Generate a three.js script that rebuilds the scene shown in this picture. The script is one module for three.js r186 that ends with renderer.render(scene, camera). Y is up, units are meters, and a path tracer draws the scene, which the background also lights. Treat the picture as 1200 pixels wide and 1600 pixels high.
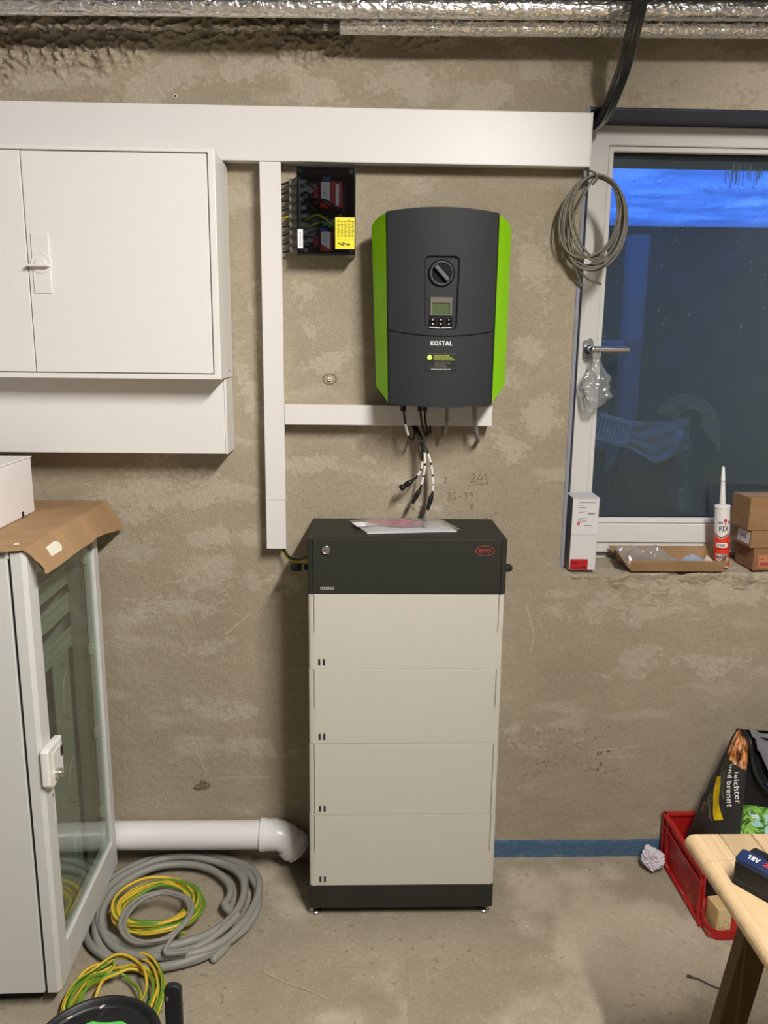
import * as THREE from 'three';
import { RoundedBoxGeometry } from 'three/addons/geometries/RoundedBoxGeometry.js';
import { ConvexGeometry } from 'three/addons/geometries/ConvexGeometry.js';
import { TextGeometry } from 'three/addons/geometries/TextGeometry.js';
import { FontLoader } from 'three/addons/loaders/FontLoader.js';
import { ImprovedNoise } from 'three/addons/math/ImprovedNoise.js';
import { RectAreaLightUniformsLib } from 'three/addons/lights/RectAreaLightUniformsLib.js';
import { mergeGeometries, toCreasedNormals } from 'three/addons/utils/BufferGeometryUtils.js';

// ---------- camera, sky, lights, exposure ----------
const scene = new THREE.Scene();
const camera = new THREE.PerspectiveCamera(66.48, 1200 / 1600, 0.05, 60);
camera.position.set(-0.1286, 1.6872, 2.3706);
camera.rotation.set(-0.2017, -0.0298, 0.0115, 'YXZ');
scene.background = new THREE.Color(0.25, 0.44, 0.95).multiplyScalar(34);      // dusk sky outside
const renderer = new THREE.WebGLRenderer({ antialias: true });
renderer.toneMapping = THREE.LinearToneMapping;
renderer.toneMappingExposure = 1.0;
renderer.shadowMap.enabled = true;
RectAreaLightUniformsLib.init();
const LAMP_COLOR = new THREE.Color(1.0, 0.965, 0.92);
// ceiling tube lamp at right angles to the photographed wall, as the shadows show it
const LAMPS = [
  { x: 0.6, y: 2.725, z0: 1.5, z1: 2.75, lum: 330, label: 'long tube lamp mounted under the ceiling' },
];

// ---------- helpers ----------
const V = (x, y, z) => new THREE.Vector3(x, y, z);
function rng(s) { return () => { s = (s + 0x6d2b79f5) | 0; let t = Math.imul(s ^ (s >>> 15), 1 | s); t = (t + Math.imul(t ^ (t >>> 7), 61 | t)) ^ t; return ((t ^ (t >>> 14)) >>> 0) / 4294967296; }; }
const P = new ImprovedNoise();
const n3 = (x, y, z = 0.37) => P.noise(x, y, z);
function fbm(x, y, o = 4, z = 0.37) { let a = 0.5, s = 0, f = 1; for (let i = 0; i < o; i++) { s += a * P.noise(x * f + i * 7.1, y * f + i * 3.3, z); a *= 0.5; f *= 2.03; } return s; }
const clamp = (x, a = 0, b = 1) => Math.min(b, Math.max(a, x));
const sstep = (a, b, x) => { const t = clamp((x - a) / (b - a)); return t * t * (3 - 2 * t); };
const lerp = (a, b, t) => a + (b - a) * t;
const used = new Map();
function numbered(n) { const k = used.get(n) || 0; used.set(n, k + 1); return k ? n + '_' + String(k).padStart(3, '0') : n; }
function meshOf(name, geo, mat, parent, pos, rot) {
  const m = new THREE.Mesh(geo, mat); m.name = parent ? name : numbered(name);
  if (pos) m.position.set(...pos); if (rot) m.rotation.set(...rot);
  m.castShadow = m.receiveShadow = true; (parent || scene).add(m); return m;
}
function thing(name, label, category, pos = [0, 0, 0], rotY = 0, group) {
  const g = new THREE.Group(); g.name = numbered(name); g.position.set(...pos); g.rotation.y = rotY; scene.add(g);
  g.userData = { label, category }; if (group) g.userData.group = group; return g;
}
function tag(o, label, category, group) { o.userData.label = label; o.userData.category = category; if (group) o.userData.group = group; return o; }
function struct(name, geo, mat, pos, rot) { const m = meshOf(name, geo, mat, null, pos, rot); m.userData.kind = 'structure'; return m; }
function structGroup(name) { const g = new THREE.Group(); g.name = numbered(name); g.userData.kind = 'structure'; scene.add(g); return g; }
const rb = (w, h, d, r = 0.002, s = 2) => new RoundedBoxGeometry(w, h, d, s, Math.min(r, w / 2.01, h / 2.01, d / 2.01));
// rounded box from min to max corner
function span(x0, x1, y0, y1, z0, z1, r = 0.002, s = 2) { const g = rb(x1 - x0, y1 - y0, z1 - z0, r, s); g.translate((x0 + x1) / 2, (y0 + y1) / 2, (z0 + z1) / 2); return g; }
function cyl(r0, r1, h, n = 24, axis = 'y') { const g = new THREE.CylinderGeometry(r0, r1, h, n); if (axis === 'z') g.rotateX(Math.PI / 2); if (axis === 'x') g.rotateZ(-Math.PI / 2); return g; }
function tube(pts, r, seg = 48, n = 10, closed = false) { return new THREE.TubeGeometry(new THREE.CatmullRomCurve3(pts.map((p) => (p.isVector3 ? p : V(...p))), closed, 'centripetal'), seg, r, n, closed); }
// tube with rounded closed ends
function cable(pts, r, seg = 48, n = 10) {
  const c = new THREE.CatmullRomCurve3(pts.map((p) => (p.isVector3 ? p : V(...p))), false, 'centripetal');
  const g = [new THREE.TubeGeometry(c, seg, r, n)];
  for (const t of [0, 1]) { const s = new THREE.SphereGeometry(r, n, 6); const p = c.getPoint(t); s.translate(p.x, p.y, p.z); g.push(s); }
  return mergeGeometries(g);
}
function extrude(pts, depth, bevel = 0, holes = []) {
  const s = new THREE.Shape(pts.map((p) => new THREE.Vector2(...p)));
  for (const h of holes) s.holes.push(new THREE.Path(h.map((p) => new THREE.Vector2(...p))));
  return new THREE.ExtrudeGeometry(s, { depth: depth - 2 * bevel, bevelEnabled: bevel > 0, bevelSize: bevel, bevelThickness: bevel, bevelOffset: -bevel, bevelSegments: 2, curveSegments: 20 }).translate(0, 0, bevel);
}
const rect = (x0, x1, y0, y1) => [[x0, y0], [x1, y0], [x1, y1], [x0, y1]];
// uv in metres by dominant axis
function boxUV(g, k = 1) {
  if (g.index) g = g.toNonIndexed();
  const p = g.attributes.position, n = g.attributes.normal, uv = new Float32Array(p.count * 2);
  for (let i = 0; i < p.count; i++) {
    const ax = Math.abs(n.getX(i)), ay = Math.abs(n.getY(i)), az = Math.abs(n.getZ(i));
    const [u, v] = ax > ay && ax > az ? [p.getZ(i), p.getY(i)] : ay > az ? [p.getX(i), p.getZ(i)] : [p.getX(i), p.getY(i)];
    uv[2 * i] = u * k; uv[2 * i + 1] = v * k;
  }
  g.setAttribute('uv', new THREE.BufferAttribute(uv, 2)); return g;
}
// parametric grid: f(u, v) -> [x, y, z]
function grid(f, nu, nv) {
  const pos = [], uv = [], idx = [];
  for (let j = 0; j <= nv; j++) for (let i = 0; i <= nu; i++) { pos.push(...f(i / nu, j / nv)); uv.push(i / nu, j / nv); }
  for (let j = 0; j < nv; j++) for (let i = 0; i < nu; i++) { const a = j * (nu + 1) + i, b = a + 1, c = a + nu + 1, d = c + 1; idx.push(a, b, d, a, d, c); }
  const g = new THREE.BufferGeometry(); g.setAttribute('position', new THREE.Float32BufferAttribute(pos, 3)); g.setAttribute('uv', new THREE.Float32BufferAttribute(uv, 2)); g.setIndex(idx); g.computeVertexNormals(); return g;
}
// closed sheet: a grid given a thickness along its normals
function sheet(f, nu, nv, t) {
  const a = grid(f, nu, nv), p = a.attributes.position, n = a.attributes.normal;
  const back = (u, v) => { const i = Math.round(v * nv) * (nu + 1) + Math.round(u * nu); return [p.getX(i) - n.getX(i) * t, p.getY(i) - n.getY(i) * t, p.getZ(i) - n.getZ(i) * t]; };
  const b = grid((u, v) => back(1 - u, v), nu, nv), parts = [a, b];
  const edge = (q) => grid((u, v) => { const [s, w] = q(u); return v < 0.5 ? back(s, w) : f(s, w); }, Math.max(nu, nv), 1);
  const snap = (k, m) => Math.round(k * m) / m;
  parts.push(edge((u) => [snap(u, nu), 0]), edge((u) => [1 - snap(u, nu), 1]), edge((u) => [0, 1 - snap(u, nv)]), edge((u) => [1, snap(u, nv)]));
  return mergeGeometries(parts);
}
function dataTex(N, M, fn, srgb = true) {
  const d = new Uint8Array(N * M * 4), c = [0, 0, 0];
  for (let j = 0; j < M; j++) for (let i = 0; i < N; i++) { fn((i + 0.5) / N, (j + 0.5) / M, c); const k = (j * N + i) * 4; d[k] = clamp(c[0], 0, 255); d[k + 1] = clamp(c[1], 0, 255); d[k + 2] = clamp(c[2], 0, 255); d[k + 3] = 255; }
  const t = new THREE.DataTexture(d, N, M); t.magFilter = t.minFilter = THREE.LinearFilter; t.wrapS = t.wrapT = THREE.RepeatWrapping; if (srgb) t.colorSpace = THREE.SRGBColorSpace; t.needsUpdate = true; t.userData = { d, N, M }; return t;
}
function canvasTex(w, h, draw) { const c = document.createElement('canvas'); c.width = w; c.height = h; draw(c.getContext('2d'), w, h); const t = new THREE.CanvasTexture(c); t.colorSpace = THREE.SRGBColorSpace; t.wrapS = t.wrapT = THREE.RepeatWrapping; return t; }
const std = (color, roughness = 0.6, o = {}) => new THREE.MeshStandardMaterial({ color, roughness, ...o });
const phys = (o) => new THREE.MeshPhysicalMaterial(o);
const font = await new FontLoader().loadAsync('fonts/droid/droid_sans_bold.typeface.json');
function text(s, size, depth = 0.0006) { const g = new TextGeometry(s, { font, size, depth, curveSegments: 4, bevelEnabled: false }); g.computeBoundingBox(); const b = g.boundingBox; g.translate(-(b.min.x + b.max.x) / 2, -(b.min.y + b.max.y) / 2, 0); return g; }
// printed sticker: thin plate facing +z, centred
function sticker(w, h, t = 0.0005) { return new THREE.BoxGeometry(w, h, t); }

// ---------- procedural surface textures ----------
const WALL_W = 2.7;                                                        // metres covered by the wall texture
// plaster: beige scratch coat with paler filler smears at [x, y, half width, half height, tilt, strength]
const SMEARS = [
  [-0.42, 1.78, 0.03, 0.13, 0.1, 0.7], [-0.46, 1.55, 0.03, 0.12, 0.3, 0.7], [-0.3, 1.86, 0.05, 0.04, -0.7, 0.6], [-0.29, 1.78, 0.02, 0.08, 0.3, 0.5],
  [-0.2, 1.66, 0.09, 0.03, 0.1, 0.55], [-0.28, 1.35, 0.07, 0.03, 0.1, 0.6], [-0.1, 1.43, 0.04, 0.06, -0.4, 0.55], [-0.75, 1.27, 0.2, 0.08, 0.15, 0.75], [-0.55, 1.26, 0.09, 0.03, 0, 0.7],
  [-0.6, 1.12, 0.2, 0.03, 0.05, 0.5], [-0.5, 0.97, 0.22, 0.035, 0.05, 0.45], [-0.75, 0.9, 0.16, 0.04, 0, 0.45], [-0.55, 0.78, 0.15, 0.02, 0.3, 0.4], [-0.6, 0.55, 0.12, 0.03, -0.1, 0.4], [-0.5, 0.4, 0.16, 0.03, 0, 0.35],
  [0.38, 1.95, 0.05, 0.1, 0.2, 0.6], [0.36, 1.68, 0.04, 0.08, -0.4, 0.5], [0.42, 1.5, 0.07, 0.06, 0.5, 0.5], [0.33, 1.42, 0.05, 0.05, 0, 0.4],
  [0.82, 0.73, 0.11, 0.045, 0.05, 0.75], [0.75, 0.66, 0.12, 0.03, 0, 0.45], [1.02, 0.72, 0.12, 0.06, 0.1, 0.4], [0.7, 0.9, 0.2, 0.06, 0, 0.45], [1.05, 0.95, 0.2, 0.06, 0, 0.55], [0.45, 0.45, 0.12, 0.05, 0.1, 0.35],
  [-0.95, 2.42, 0.16, 0.04, 0.05, 0.7], [-0.7, 2.41, 0.13, 0.045, 0.35, 0.85], [-0.45, 2.44, 0.18, 0.03, 0.1, 0.75], [-0.25, 2.4, 0.1, 0.05, -0.2, 0.6], [0.0, 2.43, 0.16, 0.05, 0.1, 0.7], [0.2, 2.37, 0.1, 0.06, 0.6, 0.75],
  [0.75, 2.45, 0.3, 0.09, 0, 0.9], [1.1, 2.43, 0.2, 0.1, 0, 0.8], [0.4, 2.48, 0.12, 0.05, 0, 0.5], [0.05, 1.22, 0.06, 0.02, 0, 0.4],
];
const wallTex = dataTex(2048, 2048, (u, v, c) => {
  const x = (u - 0.5) * WALL_W, y = v * WALL_W;
  const coarse = fbm(x * 1.6, y * 1.6, 3), mid = fbm(x * 7 + 3, y * 9, 3), fine = n3(x * 160, y * 160), grain = n3(x * 420, y * 420, 3.1);
  let f = -1;
  for (const [sx, sy, a, b, t, k] of SMEARS) { const dx = x - sx, dy = y - sy; if (Math.abs(dx) > 0.5 || Math.abs(dy) > 0.35) continue; const ct = Math.cos(t), st = Math.sin(t), q = ((dx * ct + dy * st) / a) ** 2 + ((dy * ct - dx * st) / b) ** 2; f = Math.max(f, k * (1.3 - q)); }
  const rag = fbm(x * 11, y * 15, 4, 1.7) * 1.5 + n3(x * 60, y * 80, 2.2) * 0.5 + n3(x * 170, y * 190, 5.2) * 0.3;
  const m = sstep(0.0, 0.5, f + rag * 1.25 - 0.12), m2 = sstep(0.1, 0.4, fbm(x * 4.1 + 9 + y * 1.5, y * 13 + 2, 5, 5.5) + n3(x * 55, y * 75, 9) * 0.07) * 0.55;
  const k = Math.max(m * 0.6, m2);
  const s = coarse * 12 + mid * 10 + fine * 10 + grain * 12;
  c[0] = lerp(161, 185, k) + s; c[1] = lerp(149, 175, k) + s; c[2] = lerp(128, 158, k) + s * 0.95;
});
// single marks on the plaster: scratches, chips, pencil figures
{
  const { d, N } = wallTex.userData, r = rng(71);
  const dab = (x, y, w, col, a) => { const X = (x / WALL_W + 0.5) * N, Y = y / WALL_W * N, R = w / WALL_W * N; for (let j = Math.floor(Y - R - 1); j <= Y + R + 1; j++) for (let i = Math.floor(X - R - 1); i <= X + R + 1; i++) { if (i < 0 || j < 0 || i >= N || j >= N) continue; const q = clamp(R + 0.7 - Math.hypot(i - X, j - Y)) * a, k = (j * N + i) * 4; for (let e = 0; e < 3; e++) d[k + e] = lerp(d[k + e], col[e], q); } };
  const stroke = (pts, w, col, a) => { for (let i = 0; i + 1 < pts.length; i++) { const [x0, y0] = pts[i], [x1, y1] = pts[i + 1], n = Math.ceil(Math.hypot(x1 - x0, y1 - y0) / 0.0009); for (let t = 0; t <= n; t++) dab(lerp(x0, x1, t / n), lerp(y0, y1, t / n), w, col, a); } };
  const PALE = [196, 184, 160], DARK = [98, 84, 64];
  for (let i = 0; i < 130; i++) { const x = -1.3 + r() * 2.6, y = r() * 2.3, L = 0.01 + r() * 0.06, t = (r() - 0.5) * 2.4; stroke([[x, y], [x + L * Math.cos(t) * 0.5, y + L * Math.sin(t) * 0.5 + 0.004 * r()], [x + L * Math.cos(t), y + L * Math.sin(t)]], 0.0006, PALE, 0.28); }
  for (const s of [[[-0.68, 0.45], [-0.64, 0.33]], [[-0.6, 0.3], [-0.42, 0.302]], [[-0.6, 0.53], [-0.63, 0.52]], [[-0.56, 0.8], [-0.49, 0.86]], [[0.66, 0.395], [0.8, 0.41]], [[0.7, 0.37], [0.79, 0.375]], [[0.92, 0.85], [0.99, 0.86]], [[0.4, 0.9], [0.43, 0.8], [0.42, 0.74]]]) stroke(s, 0.0012, PALE, 0.5);
  for (let i = 0; i < 60; i++) { const x = 0.42 + r() * 0.33, y = 0.3 + r() * 0.08 + (r() < 0.3 ? 0.1 : 0); for (let k = 0; k < 6; k++) dab(x + (r() - 0.5) * 0.016, y + (r() - 0.5) * 0.009, 0.0008 + r() * 0.0014, DARK, 0.4); }
  for (const [x, y, w, h] of [[0.665, 0.385, 0.003, 0.008], [0.675, 0.384, 0.003, 0.009], [0.70, 0.392, 0.006, 0.004], [0.677, 0.343, 0.004, 0.011], [0.668, 0.326, 0.004, 0.006]]) for (let k = 0; k < 40; k++) dab(x + (r() - 0.5) * 2 * w * (k / 40), y + (r() - 0.5) * 2 * h * (k / 40), 0.0016, DARK, 0.5);
  for (let k = 0; k < 130; k++) { const t = r() * 6.28, q = Math.sqrt(r()); dab(-0.652 + Math.cos(t) * 0.027 * q, 0.274 + Math.sin(t) * 0.016 * q + 0.01 * Math.cos(t) * (Math.cos(t) < 0 ? 1 : -0.3), 0.003, k % 3 ? [112, 98, 80] : [86, 72, 56], 0.5); }
  // pencilled figures beside the connectors
  const PEN = [112, 96, 74], W = 0.0008;
  const glyph = { 2: [[0, 0.8], [0.3, 1], [0.55, 0.8], [0.4, 0.45], [0, 0], [0.6, 0.05]], 4: [[0.4, 1], [0, 0.35], [0.6, 0.35], [0.45, 0.6], [0.45, -0.1]], 3: [[0, 0.9], [0.4, 1], [0.5, 0.75], [0.2, 0.55], [0.5, 0.35], [0.3, 0], [0, 0.1]], 5: [[0.5, 1], [0.1, 0.95], [0.08, 0.55], [0.45, 0.55], [0.45, 0.15], [0, 0]], 9: [[0.5, 0.8], [0.25, 1], [0.05, 0.7], [0.45, 0.6], [0.5, 0.85], [0.4, 0]], '-': [[0.1, 0.45], [0.5, 0.48]], 0: [[0.3, 1], [0.02, 0.6], [0.2, 0], [0.5, 0.4], [0.3, 1]], 6: [[0.45, 1], [0.08, 0.5], [0.2, 0], [0.5, 0.25], [0.15, 0.42]] };
  const write = (s, x, y, h) => { for (const ch of s) { if (glyph[ch]) stroke(glyph[ch].map(([a, b]) => [x + a * h * 0.9, y + b * h]), W, PEN, 0.62); x += h * 0.72; } };
  write('24', 0.208, 1.296, 0.028); stroke([[0.2, 1.286], [0.262, 1.294], [0.262, 1.287], [0.252, 1.325]], W, PEN, 0.6);
  write('35-39', 0.135, 1.24, 0.024); write('06-7', 0.008, 1.205, 0.026); write('2', 0.125, 1.296, 0.016); write('0', 0.21, 1.212, 0.018); stroke([[0.232, 1.17], [0.3, 1.203]], W, PEN, 0.6);
}
const wallBump = dataTex(1024, 1024, (u, v, c) => { const x = u * 0.9, y = v * 0.9; const q = 128 + fbm(x * 40, y * 40, 4, 4.4) * 120 + n3(x * 330, y * 330, 8.2) * 46 + fbm(x * 9, y * 14, 2) * 60; c[0] = c[1] = c[2] = q; }, false);
wallBump.repeat.set(1 / 0.9, 1 / 0.9);
wallTex.repeat.set(1 / WALL_W, 1 / WALL_W); wallTex.offset.set(0.5, 0);
const plaster = std(0xffffff, 0.95, { map: wallTex, bumpMap: wallBump, bumpScale: 0.0034 });
const FLOOR_W = 2.8;
const floorTex = dataTex(2048, 2048, (u, v, c) => {
  const x = u * FLOOR_W, y = v * FLOOR_W, big = fbm(x * 1.3 + 2, y * 1.3, 4, 9.1), mid = fbm(x * 6, y * 6, 4, 2.9), fine = n3(x * 130, y * 130, 6.6), gr = n3(x * 360, y * 360, 1.2);
  const dust = sstep(-0.05, 0.3, big + mid * 0.5), pit = sstep(0.42, 0.55, n3(x * 60, y * 60, 7.7)) * sstep(0.0, 0.3, mid + 0.1), speck = sstep(0.55, 0.62, n3(x * 95, y * 95, 11.3));
  const s = mid * 16 + fine * 8 + gr * 8 - pit * 22 + speck * 16;
  c[0] = lerp(156, 182, dust) + s; c[1] = lerp(145, 170, dust) + s; c[2] = lerp(125, 151, dust) + s;
});
floorTex.repeat.set(1 / FLOOR_W, 1 / FLOOR_W);
const concrete = std(0xffffff, 0.9, { map: floorTex, bumpMap: wallBump, bumpScale: 0.0012 });
const rawWall = std(new THREE.Color(0.17, 0.162, 0.15), 0.95, { bumpMap: wallBump, bumpScale: 0.002 });
const ceilMat = std(new THREE.Color(0.18, 0.172, 0.16), 0.95, { bumpMap: wallBump, bumpScale: 0.002 });
const paintBump = dataTex(256, 256, (u, v, c) => { const q = 128 + n3(u * 40, v * 40, 0.2) * 90 + n3(u * 90, v * 90, 4) * 40; c[0] = c[1] = c[2] = q; }, false); paintBump.repeat.set(8, 8);
const white = std(new THREE.Color(0.75, 0.73, 0.70), 0.45, { bumpMap: paintBump, bumpScale: 0.00012 });
const pvcWhite = std(new THREE.Color(0.75, 0.72, 0.695), 0.4);
const frameWhite = std(new THREE.Color(0.77, 0.75, 0.705), 0.35);
const greyWhite = std(new THREE.Color(0.60, 0.60, 0.575), 0.45, { bumpMap: paintBump, bumpScale: 0.0001 });
const black = std(0x121212, 0.45), softBlack = std(0x1a1a1a, 0.75), steel = std(new THREE.Color(0.62, 0.6, 0.57), 0.28, { metalness: 1 });
const kraftTex = dataTex(512, 512, (u, v, c) => { const s = fbm(u * 8, v * 60, 3) * 14 + n3(u * 240, v * 240) * 8 + fbm(u * 5, v * 5, 3, 3) * 16; c[0] = 158 + s; c[1] = 126 + s; c[2] = 90 + s * 0.9; });
kraftTex.repeat.set(2.5, 2.5);
const kraft = std(0xffffff, 0.85, { map: kraftTex });
const plasticFilm = phys({ color: 0xf6f7f7, roughness: 0.14, transmission: 0.92, thickness: 0, ior: 1.45, side: THREE.DoubleSide });

// ---------- room shell ----------
struct('floor', boxUV(span(-1.9, 3.3, -0.2, 0, -0.3, 5.2, 0.001, 1)), concrete);
struct('ceiling', boxUV(span(-1.9, 3.3, 2.78, 2.95, -0.3, 5.2, 0.001, 1)), ceilMat);
struct('wall_back', extrude(rect(-1.9, 3.3, 0, 2.78), 0.36, 0, [rect(0.508, 1.8, 1.0, 2.372)]), plaster, [0, 0, -0.36]);
struct('wall_left', boxUV(span(-2.05, -1.75, 0, 2.78, 0, 5.2, 0.001, 1)), rawWall);
struct('wall_right', boxUV(span(3.0, 3.3, 0, 2.78, 0, 5.2, 0.001, 1)), rawWall);
struct('wall_front', boxUV(span(-1.9, 3.3, 0, 2.78, 5.0, 5.3, 0.001, 1)), rawWall);
// lumpy unfinished plaster under the ceiling
{
  const g = grid((u, v) => {
    const x = -1.75 + u * 2.5, y = 2.375 + v * 0.405;
    const edge = y - (2.5 + 0.035 * Math.sin(x * 2.3 + 0.5) + fbm(x * 5, 3.3, 3) * 0.12 - sstep(-0.6, -1.2, x) * 0.05);
    const amt = sstep(-0.03, 0.05, edge) * sstep(0.75, 0.15, x);
    const bil = 1 - Math.abs(n3(x * 26, y * 40, 0.9)) * 1.7, b2 = 1 - Math.abs(n3(x * 60, y * 85, 4.9)) * 1.6;
    const z = amt * (0.006 + 0.02 * bil * bil + 0.012 * b2 * b2 + fbm(x * 6, y * 8, 2) * 0.02) - (1 - amt) * 0.004;
    return [x, y + amt * n3(x * 30, y * 30, 7) * 0.006, z];
  }, 620, 110);
  const p = g.attributes.position, uv = g.attributes.uv; for (let i = 0; i < p.count; i++) uv.setXY(i, p.getX(i), p.getY(i));
  struct('trim_1', g, plaster);
}
// blue sealing strip along the wall foot
{
  const bt = dataTex(512, 64, (u, v, c) => { const s = fbm(u * 30, v * 4, 4) * 30 + n3(u * 190, v * 24) * 14, w = sstep(0.18, 0.42, fbm(u * 40, v * 6, 4, 3.3) + (0.18 - v) * 0.7) * 0.75; c[0] = lerp(74, 150, w) + s; c[1] = lerp(104, 138, w) + s; c[2] = lerp(132, 118, w) + s; });
  const g = grid((u, v) => [0.2 + u * 2.8, v * 0.066, 0.003 + n3(u * 70, v * 3) * 0.002 - (v > 0.98 ? 0.004 : 0)], 220, 8);
  const uv = g.attributes.uv; for (let i = 0; i < uv.count; i++) uv.setX(i, uv.getX(i) * 2.4);
  const m = struct('trim_2', g, std(0xffffff, 0.6, { map: bt, bumpMap: wallBump, bumpScale: 0.001 })); m.userData.label = 'blue sealing strip along the wall foot';
}
const tubeGlow = new THREE.MeshStandardMaterial({ color: 0xffffff, emissive: LAMP_COLOR, emissiveIntensity: 3, roughness: 0.4 });
for (const L of LAMPS) {
  const len = L.z1 - L.z0, zc = (L.z0 + L.z1) / 2, t = thing('tube_lamp', L.label, 'lamp', [L.x, L.y, zc]);
  meshOf('diffuser', rb(0.06, 0.06, len, 0.012), tubeGlow, t);
  for (const s of [-1, 1]) { meshOf('end_cap', rb(0.07, 0.07, 0.03, 0.01), pvcWhite, t, [0, 0, s * (len / 2 + 0.016)]); }
  meshOf('mounting_plate', rb(0.1, 0.026, len, 0.006), pvcWhite, t, [0, 0.043, 0]);
  for (const [dx, dy, rx, ry] of [[0, -1, -Math.PI / 2, 0], [1, 0, 0, -Math.PI / 2], [-1, 0, 0, Math.PI / 2]]) {
    const l = new THREE.RectAreaLight(LAMP_COLOR, L.lum, dx ? len : 0.058, dx ? 0.058 : len);
    l.name = 'tube_light'; l.position.set(L.x + dx * 0.034, L.y + dy * 0.034, zc); l.rotation.set(rx, ry, 0); scene.add(l);
  }
}

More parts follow.
